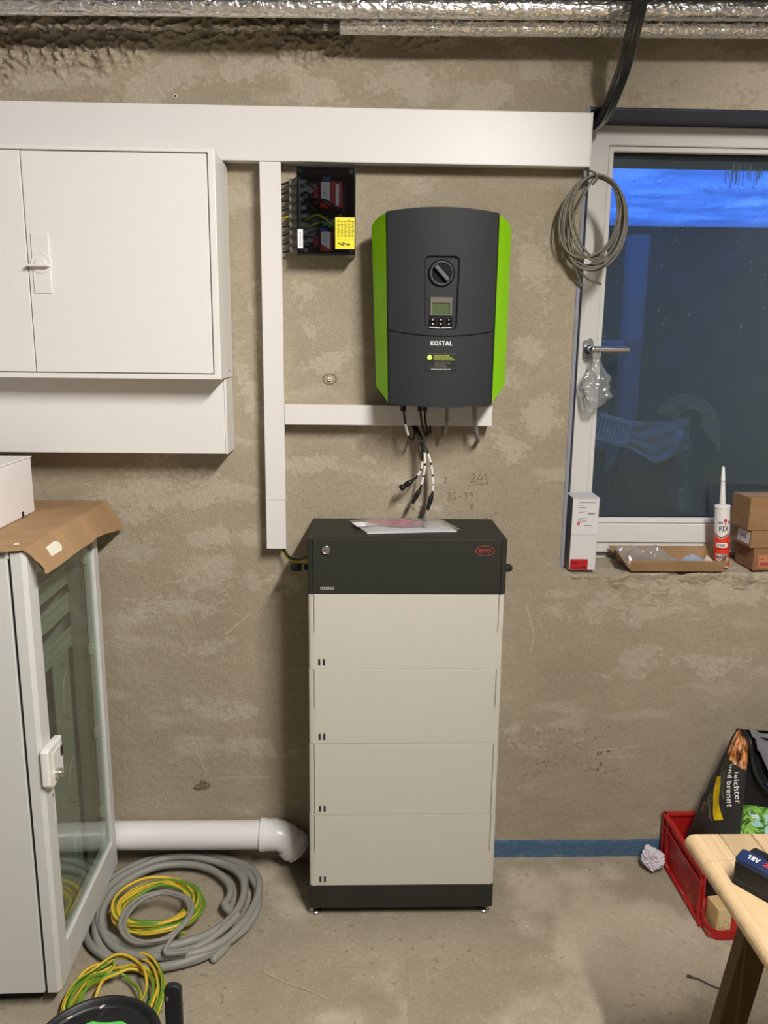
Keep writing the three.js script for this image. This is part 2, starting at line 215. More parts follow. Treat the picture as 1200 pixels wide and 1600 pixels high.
// ---------- window, sill and the light well behind it ----------
{
  const w = structGroup('window_1'), X0 = 0.56, X1 = 1.765, Y0 = 1.072, Y1 = 2.366;
  w.userData.label = 'white framed basement window with a steel lever handle';
  meshOf('fixed_frame', extrude(rect(0.508, 1.8, 1.0, 2.372), 0.07, 0, [rect(0.6, 1.72, 1.13, 2.32)]).translate(0, 0, -0.255), frameWhite, w);
  meshOf('bottom_profile', span(X0, X1, 1.036, 1.075, -0.2, -0.158, 0.003), frameWhite, w);
  meshOf('sash', extrude(rect(X0, X1, Y0, Y1), 0.06, 0.003, [rect(X0 + 0.058, X1 - 0.058, Y0 + 0.064, Y1 - 0.056)]).translate(0, 0, -0.21), frameWhite, w);
  meshOf('glazing_bead', extrude(rect(X0 + 0.0595, X1 - 0.0595, Y0 + 0.0655, Y1 - 0.0575), 0.02, 0.003, [rect(X0 + 0.075, X1 - 0.075, Y0 + 0.082, Y1 - 0.072)]).translate(0, 0, -0.178), frameWhite, w);
  meshOf('gasket', extrude(rect(X0 + 0.072, X1 - 0.072, Y0 + 0.079, Y1 - 0.069), 0.006, 0, [rect(X0 + 0.0775, X1 - 0.0775, Y0 + 0.0845, Y1 - 0.0745)]).translate(0, 0, -0.186), softBlack, w);
  const pg = (z) => span(X0 + 0.06, X1 - 0.06, Y0 + 0.066, Y1 - 0.058, z - 0.002, z + 0.002, 0.0005, 1);
  meshOf('pane', pg(-0.19), phys({ color: 0xeef4f2, roughness: 0.02, transmission: 1, thickness: 0, ior: 1.5 }), w);
  const fog = meshOf('pane', pg(-0.212), phys({ color: 0xd9dedd, roughness: 0.1, transmission: 0.9, thickness: 0, ior: 1.5 }), w); fog.userData.label = 'outer pane misted with condensation';
  const h = new THREE.Group(); h.name = 'handle'; w.add(h);
  meshOf('rosette', extrude(Array.from({ length: 40 }, (_, i) => { const t = i / 40 * 2 * Math.PI; return [Math.cos(t) * 0.016, Math.sin(t) * 0.016 + (Math.sin(t) >= 0 ? 0.02 : -0.02)]; }), 0.012, 0.003).translate(0.588, 1.703, -0.151), steel, h);
  meshOf('collar', cyl(0.014, 0.014, 0.01, 24, 'z').translate(0.588, 1.703, -0.136), std(0x27324f, 0.35), h);
  meshOf('lever', mergeGeometries([cyl(0.009, 0.009, 0.055, 20, 'z').translate(0.588, 1.703, -0.112), cyl(0.0095, 0.0095, 0.115, 20, 'x').translate(0.642, 1.703, -0.088), new THREE.SphereGeometry(0.0115, 20, 14).translate(0.588, 1.703, -0.088)].map((g) => g.toNonIndexed())), steel, h);
  // water streaks and beads on the outer pane
  const r = rng(5), gs = [];
  for (let i = 0; i < 26; i++) { const x = 1.0 + r() * 0.13, L = 0.012 + r() * 0.05, y = 2.285 - r() * 0.03; gs.push(new THREE.CapsuleGeometry(0.0012 + r() * 0.0009, L, 2, 6).scale(1, 1, 0.5).translate(x, y - L / 2, -0.216)); }
  for (let i = 0; i < 160; i++) { const b = r() < 0.4; gs.push(new THREE.SphereGeometry(0.0012 + r() * 0.0022, 6, 5).scale(1, 1.3, 0.5).translate(b ? 0.64 + r() * r() * 0.12 : 0.66 + r() * 1.0, b ? 1.35 + r() * 0.42 : 1.75 + r() * 0.5, -0.216)); }
  const bead = meshOf('water_bead', mergeGeometries(gs), phys({ color: 0xf6f8fa, roughness: 0.15, transmission: 0.45, thickness: 0, ior: 1.33 }), w); bead.userData.kind = 'stuff'; bead.userData.label = 'water streaks and beads on the pane';
  const tape = structGroup('trim_3'), blueTape = std(0x232f4c, 0.5); tape.userData.label = 'dark blue sealing membrane lining the window reveal';
  meshOf('top_membrane', span(0.508, 1.8, 2.366, 2.373, -0.26, -0.006, 0.001, 1), blueTape, tape);
  meshOf('side_membrane', span(0.501, 0.512, 1.03, 2.37, -0.25, 0.003, 0.001, 1), std(0x8b8c9a, 0.6), tape);
  meshOf('gap_membrane', span(0.51, 0.57, 1.03, 2.37, -0.19, -0.18, 0.001, 1), blueTape, tape);
  // rough mortar sill
  const g = grid((u, v) => {
    const x = 0.5 + u * 1.3, s = v * 0.27, bump = fbm(x * 14, s * 22, 4) * 0.014 + n3(x * 70, s * 90) * 0.003;
    const lip = 0.012 * sstep(0.1, 0.4, fbm(x * 6 + 2, 1.5, 3) + 0.15);
    if (s < 0.165) return [x, 1.013 + bump * 0.45 - 0.012 * sstep(0.12, 0.165, s) * sstep(-0.05, 0.25, fbm(x * 11, 9.1, 3)), -0.165 + s + sstep(0.13, 0.165, s) * fbm(x * 16, 2.2, 3) * 0.03];
    const t = (s - 0.165) / 0.105, a = Math.min(1, t / 0.25) * Math.PI / 2;
    return [x, 1.013 + bump * 0.45 * (1 - t) - 0.012 * sstep(-0.05, 0.25, fbm(x * 11, 9.1, 3)) * (1 - t) - (1 - Math.cos(a)) * 0.012 - Math.max(0, t - 0.25) * 0.075 - (t > 0.99 ? 0.006 : 0), -0.002 + fbm(x * 16, 2.2, 3) * 0.03 * (1 - t) + (Math.sin(a) * 0.009 * (1 - 0.8 * t) + (bump * 0.9 + lip) * Math.sin(Math.min(1, t) * Math.PI) + (0.03 * fbm(x * 9, 4.2, 3) - 0.006) * t) * sstep(0.0, 0.04, u)];
  }, 260, 60);
  const p = g.attributes.position, uv = g.attributes.uv; for (let i = 0; i < p.count; i++) uv.setXY(i, p.getX(i), p.getY(i) + p.getZ(i) - 0.25);
  struct('window_sill', g, plaster);
}
{
  const well = std(new THREE.Color(0.25, 0.2, 0.15), 0.9, { map: floorTex, bumpMap: wallBump, bumpScale: 0.003 });
  struct('well_wall_back', boxUV(span(-0.3, 2.6, 0.2, 2.6, -1.95, -1.75, 0.001, 1)), well);
  struct('well_wall_left', boxUV(span(-0.3, 0.3, 0.2, 2.6, -1.76, -0.36, 0.001, 1)), well);
  struct('well_wall_right', boxUV(span(2.1, 2.6, 0.2, 2.6, -1.76, -0.36, 0.001, 1)), well);
  struct('well_floor', boxUV(span(-0.3, 2.6, 0.2, 0.75, -1.76, -0.36, 0.001, 1)), well);
  struct('lintel', boxUV(span(0.3, 2.1, 2.315, 2.62, -0.47, -0.355, 0.003, 1)), std(0x9a9c98, 0.8));
  const c = thing('light_well_cover', 'translucent wet plastic sheet roofing the light well outside the window', 'cover', [1.2, 2.33, -1.11]);
  meshOf('sheet', new THREE.BoxGeometry(1.8, 0.006, 1.28), phys({ map: dataTex(768, 512, (u, v, c) => { const s = sstep(0.3, 0.42, n3(u * 110, v * 76, 2.1)) * sstep(-0.2, 0.2, fbm(u * 6, v * 5, 3, 4)), p = fbm(u * 7, v * 9, 4, 6.6); c[0] = 138 + s * 117 + p * 70; c[1] = 166 + s * 89 + p * 60; c[2] = 206 + s * 49 + p * 60; }), roughness: 0.9, transmission: 0.75, thickness: 0, ior: 1.4 }), c);
  meshOf('edge_profile', rb(1.8, 0.02, 0.02, 0.004), std(0xeef2f4, 0.35), c, [0, -0.002, 0.63]);
  // things standing in the light well
  const pipe = thing('drain_pipe', 'grey vertical drain pipe with brackets in the light well', 'pipe', [1.2, 0.75, -1.55]), pm = std(0x8f8a84, 0.45);
  meshOf('pipe_barrel', cyl(0.055, 0.055, 1.5, 24).translate(0, 0.75, 0), pm, pipe);
  for (const y of [0.5, 1.0]) meshOf('bracket', mergeGeometries([cyl(0.063, 0.063, 0.03, 24), rb(0.2, 0.03, 0.025, 0.004).translate(-0.12, -0.01, 0.03), rb(0.03, 0.2, 0.02, 0.004).translate(-0.22, -0.06, 0.03)].map((g) => g.toNonIndexed())), std(0x9aa3a6, 0.35, { metalness: 0.7 }), pipe, [0, y, 0]);
  const b3 = thing('wooden_board', 'pale narrow board standing upright beside the drain pipe in the light well', 'board', [1.0, 0.75, -1.7], 0); meshOf('plank', rb(0.09, 1.3, 0.03, 0.004).translate(0, 0.65, 0), std(0x6d665c, 0.9), b3);
  const b2 = thing('wooden_board', 'weathered board leaning upright in the light well', 'board', [0.86, 0.75, -1.6], 0); meshOf('plank', rb(0.14, 1.35, 0.03, 0.004).translate(0, 0.675, 0), std(0x332c26, 0.9), b2); b2.rotation.x = -0.05;
  const sack = thing('plastic_bundle', 'white plastic-wrapped bundle with a raised flap standing in the light well', 'bundle', [1.1, 0.75, -0.95]);
  const film = std(0xb4a290, 0.4), pink = std(0x8a5c50, 0.6);
  meshOf('bundle_body', sheet((u, v) => { const a = u * 2 * Math.PI, q = 1 + 0.2 * n3(Math.cos(a) * 1.8 + 3, Math.sin(a) * 1.8, v * 4), k = 0.3 + 0.7 * Math.sin(Math.PI * Math.min(1, 0.12 + v * 0.75)); return [-0.02 + Math.cos(a) * 0.17 * k * q, v * 0.6 + 0.06 * n3(Math.cos(a) * 1.5, Math.sin(a) * 1.5, 8) * v, Math.sin(a) * 0.12 * k * q]; }, 72, 36, 0.002), pink, sack);
  meshOf('wrap', sheet((u, v) => { const a = Math.PI * (0.08 + u * 0.84), x = -Math.cos(a) * 0.185, sag = v * (0.16 + 0.1 * n3(u * 3.2, 2)); return [x - 0.03, 0.655 + 0.03 * u - sag + 0.02 * n3(u * 5, v * 3), 0.03 + Math.sin(a) * 0.1 + 0.05 * v + 0.02 * n3(u * 6, v * 4, 4)]; }, 40, 20, 0.002), film, sack);
  meshOf('raised_flap', sheet((u, v) => { const r = 0.05 + 0.085 * v, a = lerp(2.9, -0.1, u); return [0.15 + Math.cos(a) * r * 1.05, 0.66 + Math.sin(a) * r * 1.2 - 0.1 * u * v, 0.05 + 0.03 * Math.sin(u * 3) + 0.012 * n3(u * 4, v * 3)]; }, 30, 10, 0.002), film, sack);
  const gr = thing('grating', 'pale slatted plastic grating leaning in the left corner of the light well', 'grating', [0.705, 0.83, -0.6], 0.35), gm = std(0xd2dae4, 0.4);
  meshOf('frame_bar', mergeGeometries([rb(0.2, 0.02, 0.02, 0.003).translate(0, 0.72, 0), rb(0.2, 0.02, 0.02, 0.003).translate(0, 0.62, 0), rb(0.02, 0.12, 0.02, 0.003).translate(-0.09, 0.67, 0), rb(0.02, 0.12, 0.02, 0.003).translate(0.09, 0.67, 0)]), gm, gr);
  meshOf('leg', rb(0.018, 0.64, 0.018, 0.003), std(0x23282a, 0.6), gr, [-0.09, 0.3, -0.01]); meshOf('leg', rb(0.018, 0.64, 0.018, 0.003), std(0x23282a, 0.6), gr, [0.09, 0.3, -0.01]);
  for (let i = 0; i < 9; i++) meshOf('slat', rb(0.008, 0.1, 0.012, 0.002), gm, gr, [-0.08 + i * 0.02, 0.67, 0]);
  gr.rotation.z = -0.25; gr.scale.setScalar(0.88);
}

// ---------- trunking, cabinets ----------
{
  const t1 = thing('cable_trunking', 'wide white cable trunking running along the wall under the ceiling', 'trunking');
  meshOf('base', span(-1.74, 0.5, 2.205, 2.333, 0, 0.05, 0.001, 1), pvcWhite, t1);
  meshOf('lid', span(-1.74, 0.5, 2.199, 2.339, 0.048, 0.065, 0.0025), pvcWhite, t1);
  meshOf('end_cap', span(0.499, 0.5035, 2.1985, 2.3395, 0.001, 0.0655, 0.0015), pvcWhite, t1);
  const t2 = thing('cable_trunking', 'narrow white cable trunking running straight down the wall left of the battery', 'trunking');
  meshOf('base', span(-0.412, -0.36, 1.1, 2.199, 0, 0.045, 0.001, 1), pvcWhite, t2);
  meshOf('lid', span(-0.415, -0.356, 1.249, 2.199, 0.043, 0.06, 0.002), pvcWhite, t2);
  meshOf('lid', span(-0.415, -0.356, 1.098, 1.248, 0.043, 0.0595, 0.002), pvcWhite, t2);
  const t3 = thing('cable_trunking', 'short horizontal white trunking on the wall below the inverter', 'trunking');
  meshOf('base', span(-0.356, 0.256, 1.477, 1.531, 0, 0.045, 0.001, 1), pvcWhite, t3);
  meshOf('lid', span(-0.3555, 0.257, 1.475, 1.5345, 0.043, 0.06, 0.002), pvcWhite, t3);
}
{
  const c = thing('meter_cabinet', 'large white two-door wall cabinet with a rotary lock', 'cabinet');
  const X0 = -1.5, X1 = -0.512, Y0 = 1.611, Y1 = 2.193, Z = 0.21;
  meshOf('housing', extrude(rect(X0, X1, Y0, Y1), 0.183, 0.002, [rect(X0 + 0.018, X1 - 0.018, Y0 + 0.012, Y1 - 0.012)]).translate(0, 0, 0.002), white, c);
  meshOf('back_plate', span(X0 + 0.002, X1 - 0.002, Y0 + 0.002, Y1 - 0.002, 0.002, 0.007, 0.001, 1), white, c);
  meshOf('front_rim', extrude(rect(X0 - 0.002, X1 + 0.002, Y0 - 0.002, Y1 + 0.002), 0.027, 0.002, [rect(X0 + 0.016, X1 - 0.0165, Y0 + 0.012, Y1 - 0.0085)]).translate(0, 0, 0.184), white, c);
  meshOf('side_slot', span(-0.512, -0.5105, 1.63, 1.6325, 0.05, 0.075, 0.0005, 1), std(0x77736c, 0.7), c);
  meshOf('lock_strip', span(-1.01, -1.0, Y0 + 0.014, Y1 - 0.012, 0.17, 0.19, 0.001, 1), white, c);
  const d1 = meshOf('door', span(-1.004, -0.5315, Y0 + 0.0145, Y1 - 0.0115, 0.188, 0.2085, 0.0015), white, c);
  meshOf('door', span(-1.482, -1.007, Y0 + 0.0145, Y1 - 0.0105, 0.188, 0.2085, 0.0015), white, c);
  const lk = new THREE.Group(); lk.name = 'lock'; d1.add(lk); lk.position.set(-0.97, 1.905, 0.2085);
  // two recess covers, a round rosette and a wing knob: one moulded lock
  const ring = (r) => new THREE.TorusGeometry(r, 0.0012, 8, 40).translate(0, 0, 0.0045);
  meshOf('lock_plate', rb(0.046, 0.15, 0.005, 0.0015).translate(0, 0, 0.001), pvcWhite, lk);
  meshOf('rosette', cyl(0.026, 0.027, 0.006, 40, 'z').translate(0, 0, 0.002), pvcWhite, lk);
  meshOf('wing_knob', mergeGeometries([ring(0.0245), ring(0.013), cyl(0.012, 0.012, 0.012, 32, 'z').translate(0, 0, 0.006).toNonIndexed(), rb(0.056, 0.007, 0.02, 0.002).translate(-0.004, -0.006, 0.012).toNonIndexed()].map((g) => (g.index ? g.toNonIndexed() : g))), pvcWhite, lk);
  const b = thing('wall_duct_box', 'low white duct box on the wall directly under the meter cabinet', 'duct');
  meshOf('base', span(-1.74, -0.518, 1.4, 1.604, 0, 0.1, 0.001, 1), white, b);
  meshOf('lid', span(-1.74, -0.521, 1.3945, 1.609, 0.098, 0.115, 0.002), white, b);
  meshOf('end_cap', span(-0.5205, -0.514, 1.394, 1.6085, 0.001, 0.1155, 0.0015), white, b);
}

// ---------- junction box with a smoked lid ----------
{
  const j = thing('junction_box', 'small grey surge protector box with a smoked see-through lid', 'junction box');
  const X0 = -0.311, X1 = -0.149, Y0 = 1.951, Y1 = 2.181;
  meshOf('box_body', extrude(rect(X0 + 0.003, X1 - 0.003, Y0 + 0.002, Y1 - 0.002), 0.062, 0.001, [rect(X0 + 0.008, X1 - 0.008, Y0 + 0.008, Y1 - 0.008)]), std(0x8f8d86, 0.55), j);
  meshOf('back_plate', span(X0 + 0.004, X1 - 0.004, Y0 + 0.004, Y1 - 0.004, 0.0005, 0.006, 0.001, 1), std(0x8a8a86, 0.6), j);
  const lid = meshOf('lid', span(X0, X1, Y0, Y1, 0.094, 0.098, 0.002), phys({ color: 0xc9ccd0, roughness: 0.06, transmission: 1, thickness: 0, ior: 1.5 }), j); lid.userData.label = 'smoked transparent lid';
  meshOf('lid_rim', extrude(rect(X0, X1, Y0, Y1), 0.034, 0.001, [rect(X0 + 0.005, X1 - 0.005, Y0 + 0.005, Y1 - 0.005)]).translate(0, 0, 0.06), std(0x0d0d0f, 0.3), j);
  for (const sx of [-1, 1]) for (const sy of [-1, 1]) meshOf('lid_screw', cyl(0.006, 0.006, 0.03, 16, 'z'), std(0x101010, 0.4), j, [(X0 + X1) / 2 + sx * 0.069, (Y0 + Y1) / 2 + sy * 0.103, 0.079]);
  const red = std(0xb01a1a, 0.4), tag1 = canvasTex(96, 160, (g, w, h) => { g.fillStyle = '#e9e7e2'; g.fillRect(0, 0, w, h); g.fillStyle = '#222'; g.font = 'bold 15px sans-serif'; g.fillText('1', 70, 24); g.fillText('2', 70, 90); g.fillText('3', 70, 150); for (let i = 0; i < 6; i++) g.fillRect(14, 22 + i * 22, 30 + (i % 3) * 7, 5); g.fillRect(60, 60, 4, 40); }), tagM = std(0xffffff, 0.5, { map: tag1 });
  for (const [x0, x1, y0, y1, two] of [[-0.266, -0.186, 2.078, 2.148, 1], [-0.266, -0.212, 1.962, 2.016, 0]]) {
    const s = new THREE.Group(); s.name = 'surge_arrester'; j.add(s);
    meshOf('arrester_body', mergeGeometries([span(x0, x0 + 0.022, y0 + 0.012, y1 - 0.012, 0.006, 0.06, 0.002), span(x0 + 0.018, x1, y0, y1, 0.006, 0.075, 0.003)]), red, s);
    meshOf('arrester_label', extrude([[x0 + 0.022, y1 - 0.003], [x0 + 0.022, y0 + 0.02], [x0 + 0.046, y0 + 0.006], [x0 + 0.046, y1 - 0.003]], 0.0012).translate(0, 0, 0.075), std(0xe6e4df, 0.5), s);
    meshOf('arrester_print', sticker(0.018, 0.03), tagM, s, [x0 + 0.035, (y0 + y1) / 2 + 0.011, 0.0767]);
    if (two) meshOf('arrester_label', span(x1 - 0.018, x1 - 0.009, y0 + 0.006, y1 - 0.008, 0.0755, 0.0767, 0.0003), std(0xe6e4df, 0.5), s);
    for (const yy of [0.35, 0.65]) meshOf('terminal_screw', cyl(0.005, 0.005, 0.004, 14, 'z'), std(0x5a1010, 0.5), s, [x0 + 0.01, lerp(y0, y1, yy), 0.061]);
  }
  for (const [x, y, c] of [[-0.236, 2.055, 0x2b2f3a], [-0.232, 2.04, 0x15804f], [-0.215, 2.035, 0x15804f], [-0.238, 2.024, 0x24478c], [-0.23, 2.158, 0x2b3f7c]]) meshOf('terminal_block', rb(0.022, 0.013, 0.045, 0.002), std(c, 0.45), j, [x, y, 0.03]);
  const wc = std(0x17171a, 0.5), gy = std(0xb3ad2a, 0.5);
  const arcs = [[2.145, 2.12, 0.05], [2.115, 2.09, 0.07], [2.09, 2.06, 0.06], [2.07, 2.052, 0.05], [2.0, 2.0, 0.06], [1.985, 1.985, 0.04], [1.975, 1.97, 0.05]];
  for (const [a, b, z] of arcs) meshOf('inner_wire', tube([[-0.303, a, 0.035], [-0.285, a + 0.003, z], [-0.265, (a + b) / 2, z], [-0.245, b, 0.045]], 0.0028, 24, 8), wc, j);
  meshOf('inner_wire', tube([[-0.303, 2.105, 0.035], [-0.26, 2.098, 0.083], [-0.23, 2.095, 0.086], [-0.195, 2.07, 0.084], [-0.175, 2.058, 0.04]], 0.003, 30, 8), wc, j);
  meshOf('inner_wire', tube([[-0.303, 2.04, 0.04], [-0.275, 2.052, 0.07], [-0.255, 2.058, 0.08], [-0.23, 2.045, 0.082], [-0.204, 2.018, 0.06]], 0.0032, 30, 8), gy, j);
  meshOf('inner_wire', tube([[-0.303, 2.025, 0.04], [-0.275, 2.032, 0.06], [-0.24, 2.045, 0.06]], 0.0028, 20, 8), gy, j);
  for (let i = 0; i < 9; i++) {
    const y = 2.149 - i * 0.0225, gl = new THREE.Group(); gl.name = 'cable_gland'; j.add(gl);
    meshOf('gland_nut', mergeGeometries([cyl(0.0098, 0.0098, 0.012, 10, 'x').translate(-0.316, y, 0.042), cyl(0.0084, 0.0096, 0.016, 20, 'x').translate(-0.326, y, 0.042), cyl(0.008, 0.008, 0.03, 14, 'x').translate(-0.3, y, 0.042)]), std(0x92908a, 0.5), gl);
    meshOf('wire', tube([[-0.318, y, 0.042], [-0.335, y - 0.001 - 0.004 * n3(i, 3), 0.042], [-0.348, y - 0.004 + 0.006 * n3(i * 1.7, 8), 0.038], [-0.3562, y - 0.005 + 0.006 * n3(i * 1.7, 8), 0.034]], 0.0028, 20, 8), i === 4 ? gy : wc, gl);
  }
  const warn = canvasTex(176, 284, (g, w, h) => {
    g.fillStyle = '#f6e312'; g.fillRect(0, 0, w, h); g.strokeStyle = '#8b8000'; g.fillStyle = '#6d6400';
    for (let k = 0; k < 5; k++) { const x = 18 + k * 33; for (let r = 0; r < 13; r++) { const t = 10 * Math.abs(Math.sin(k * 2.1 + r)); g.fillRect(x, 24 + r * 12 + (r ? 0 : t), 22 - t * 0.6 * ((r + k) % 2), 6); } g.fillRect(x + 6, 196, 10, 8); }
    g.fillStyle = '#111'; g.beginPath(); g.moveTo(24, 236); g.lineTo(88, 262); g.lineTo(72, 238); g.lineTo(122, 250); g.lineTo(118, 256); g.lineTo(140, 246); g.lineTo(112, 228); g.lineTo(116, 238); g.lineTo(58, 222); g.lineTo(76, 248); g.lineTo(34, 226); g.closePath(); g.fill();
  });
  const st = meshOf('warning_sticker', sticker(0.053, 0.083), std(0xffffff, 0.45, { map: warn }), j, [-0.178, 2.008, 0.0984]); st.userData.label = 'yellow warning sticker with a black flash';
  const ws = canvasTex(48, 160, (g, w, h) => { g.fillStyle = '#f4f3f1'; g.fillRect(0, 0, w, h); g.save(); g.translate(30, 140); g.rotate(-Math.PI / 2); g.fillStyle = '#5568a8'; g.font = 'bold 20px sans-serif'; g.fillText('photovoltaik', 0, 0, 118); g.restore(); });
  meshOf('name_sticker', sticker(0.0145, 0.05), std(0xffffff, 0.45, { map: ws }), j, [-0.301, 1.992, 0.0984]);
}

// ---------- inverter ----------
{
  const inv = thing('inverter', 'dark grey wall inverter with bright green side panels', 'inverter');
  const dark = phys({ color: new THREE.Color(0.023, 0.025, 0.028), roughness: 0.6, specularIntensity: 0.5, bumpMap: paintBump, bumpScale: 0.0002 }), green = phys({ color: new THREE.Color(0.27, 0.66, 0.0), roughness: 0.45, specularIntensity: 0.4 }), iblack = phys({ color: 0x060607, roughness: 0.6, specularIntensity: 0.35 });
  meshOf('heat_sink_body', span(-0.075, 0.25, 1.58, 2.015, 0.001, 0.11, 0.006), std(0x2b2c2e, 0.6), inv);
  const K = (y) => clamp((y - 1.545) / 0.51), hw = (y) => lerp(0.1425, 0.150, K(y)), cx = (y) => lerp(0.0875, 0.0825, K(y));
  const topY = (u) => 2.0505 + 0.009 * (1 - u * u), botY = (u) => 1.5485 - 0.007 * (1 - u * u), seam = (u) => 1.7465 - 0.0155 * (1 - u * u);
  const recess = (x, y) => { const h = (1.937 - 1.748) / 2, w = lerp(0.0425, 0.0465, (y - 1.748) / (2 * h)), r = 0.013, dx = Math.abs(x - 0.0815) - w + r, dy = Math.abs(y - 1.748 - h) - h + r; const d = Math.hypot(Math.max(dx, 0), Math.max(dy, 0)) + Math.min(Math.max(dx, dy), 0) - r; return sstep(0.0005, -0.0025, d) * 0.008; };
  const panel = (yb, yt, nu, nv, rec) => {
    const f = (s, v) => { const u = s * 2 - 1, y = lerp(yb(u), yt(u), v), x = cx(y) + u * hw(y), e = 0.003 * (Math.max(0, Math.abs(u) - 0.985) / 0.015) ** 2; return [x, y, 0.2 + 0.026 * (1 - u * u) - e - (rec ? recess(x, y) : 0)]; };
    const q = (k, a) => (a < 0.5 ? k : null), back = (p) => [p[0], p[1], 0.105], parts = [grid(f, nu, nv)];
    const wall = (fn, n) => grid((t, w) => { const p = fn(t); return w < 0.5 ? back(p) : p; }, n, 1);
    parts.push(wall((t) => f(t, 0), 60), wall((t) => f(1 - t, 1), 60), wall((t) => f(0, 1 - t), 12), wall((t) => f(1, t), 12));
    return mergeGeometries(parts);
  };
  meshOf('upper_cover', panel((u) => seam(u) + 0.0012, topY, 190, 210, true), dark, inv);
  meshOf('lower_cover', panel(botY, (u) => seam(u) - 0.0012, 80, 40, false), dark, inv);
  const side = (pts, back) => new ConvexGeometry([...pts.map((p) => V(...p)), ...back.map((p) => V(...p))]);
  meshOf('green_side_panel', side([[-0.0685, 2.047, 0.198], [-0.085, 2.044, 0.155], [-0.097, 2.037, 0.127], [-0.1045, 2.026, 0.11], [-0.0875, 1.592, 0.11], [-0.0565, 1.553, 0.198]], [[-0.0685, 2.047, 0.09], [-0.1045, 2.026, 0.085], [-0.0875, 1.592, 0.085], [-0.0565, 1.553, 0.09]]), green, inv);
  meshOf('green_side_panel', side([[0.2335, 2.047, 0.198], [0.254, 2.044, 0.155], [0.272, 2.037, 0.127], [0.282, 2.024, 0.11], [0.2815, 1.6, 0.11], [0.2315, 1.553, 0.198]], [[0.2335, 2.047, 0.09], [0.282, 2.024, 0.085], [0.2815, 1.6, 0.085], [0.2315, 1.553, 0.09]]), green, inv);
  meshOf('bottom_plate', span(-0.045, 0.222, 1.553, 1.56, 0.06, 0.19, 0.002), iblack, inv);
  const Z = 0.2183;
  const kn = new THREE.Group(); kn.name = 'rotary_switch'; kn.position.set(0.081, 1.894, Z); inv.add(kn);
  meshOf('switch_well', new THREE.TorusGeometry(0.0325, 0.0028, 10, 48), iblack, kn, [0, 0, 0.001]);
  meshOf('switch_ring', new THREE.TorusGeometry(0.0288, 0.0022, 10, 48), std(0x46484b, 0.45), kn, [0, 0, 0.004]);
  meshOf('switch_dish', cyl(0.027, 0.027, 0.004, 40, 'z'), iblack, kn, [0, 0, 0.001]);
  meshOf('switch_grip', rb(0.05, 0.0105, 0.016, 0.002), std(0x4a4c4f, 0.45), kn, [0, 0, 0.009], [0, 0, -0.80]);
  const lcd = new THREE.Group(); lcd.name = 'display'; inv.add(lcd);
  meshOf('display_bezel', extrude(rect(0.0525, 0.1115, 1.7845, 1.8325), 0.005, 0.0007, [rect(0.059, 0.105, 1.788, 1.8175)]).translate(0, 0, Z - 0.001), std(0x5e584b, 0.5), lcd);
  meshOf('display_glass', sticker(0.047, 0.031, 0.001), std(0x51603f, 0.22), lcd, [0.082, 1.8028, Z + 0.0005]);
  const kp = new THREE.Group(); kp.name = 'keypad'; inv.add(kp);
  const tri = (s) => extrude([[-0.0028, -0.0012 * s], [0.0028, -0.0012 * s], [0, 0.0016 * s]].sort((a, b) => 0) , 0.0006);
  const ic = [rb(0.002, 0.0045, 0.0006, 0.0003), tri(1), rb(0.002, 0.0045, 0.0006, 0.0003), rb(0.0036, 0.0036, 0.0006, 0.0003), tri(-1), rb(0.0016, 0.0055, 0.0006, 0.0003).rotateZ(-0.8)], wi = std(0xe8e8e8, 0.5);
  for (let i = 0; i < 6; i++) { const x = 0.0605 + (i % 3) * 0.0215, y = 1.7745 - Math.floor(i / 3) * 0.0115; meshOf('key', rb(0.0188, 0.0098, 0.004, 0.0012), iblack, kp, [x, y, Z + 0.001]); meshOf('key_icon', ic[i], wi, kp, [x, y, Z + 0.0032]); }
  for (const s of [-1, 1]) meshOf('status_strip', rb(0.0285, 0.004, 0.003, 0.001), std(0xb9bab6, 0.3), inv, [0.081 + s * 0.0158, 1.7535, Z + 0.001], [0, 0, s * 0.06]);
  meshOf('brand_lettering', text('KOSTAL', 0.0117).scale(1.02, 1, 1), std(0xe2e2e0, 0.4), inv, [0.0845, 1.7125, 0.2256]);
  const lb = canvasTex(432, 256, (g, w, h) => {
    g.fillStyle = '#11130d'; g.fillRect(0, 0, w, h); g.fillStyle = '#777'; g.fillRect(14, 12, w - 28, 3); g.fillRect(10, 214, w - 30, 3);
    g.fillStyle = '#d3ee6a'; g.beginPath(); g.arc(48, 66, 36, 0, 7); g.fill(); g.fillStyle = '#96b23a'; g.beginPath(); g.moveTo(52, 46); g.lineTo(60, 70); g.lineTo(48, 84); g.fill();
    g.font = 'bold 25px sans-serif'; g.fillStyle = '#c9d83c'; g.fillText('Register your KOSTAL', 106, 50, 230); g.fillText('Smart Warranty and get it', 106, 78, 270); g.fillText('and the system extension', 106, 106, 310);
    g.fillStyle = '#9a9a94'; g.font = '19px sans-serif'; for (let i = 0; i < 4; i++) g.fillText(['1. kostal-solar-electric.com', '2. register with serial number', '3. select your device', '4. submit and confirm'][i], 106, 140 + i * 21, 270);
    g.fillStyle = '#eee'; g.font = 'bold 22px sans-serif'; g.fillText('www.kostal-solar-electric.com', 70, 242, 280);
  });
  meshOf('information_label', sticker(0.0815, 0.0475), std(0xffffff, 0.4, { map: lb }), inv, [0.0855, 1.6635, 0.2259]);
  for (const [x, r, h] of [[-0.01, 0.0095, 0.034], [0.038, 0.007, 0.036], [0.0525, 0.007, 0.036]]) meshOf('cable_gland', mergeGeometries([cyl(r, r * 0.92, h, 16), cyl(r * 1.15, r * 1.15, 0.008, 8).translate(0, h * 0.3, 0)]), black, inv, [x, 1.54, 0.12]);
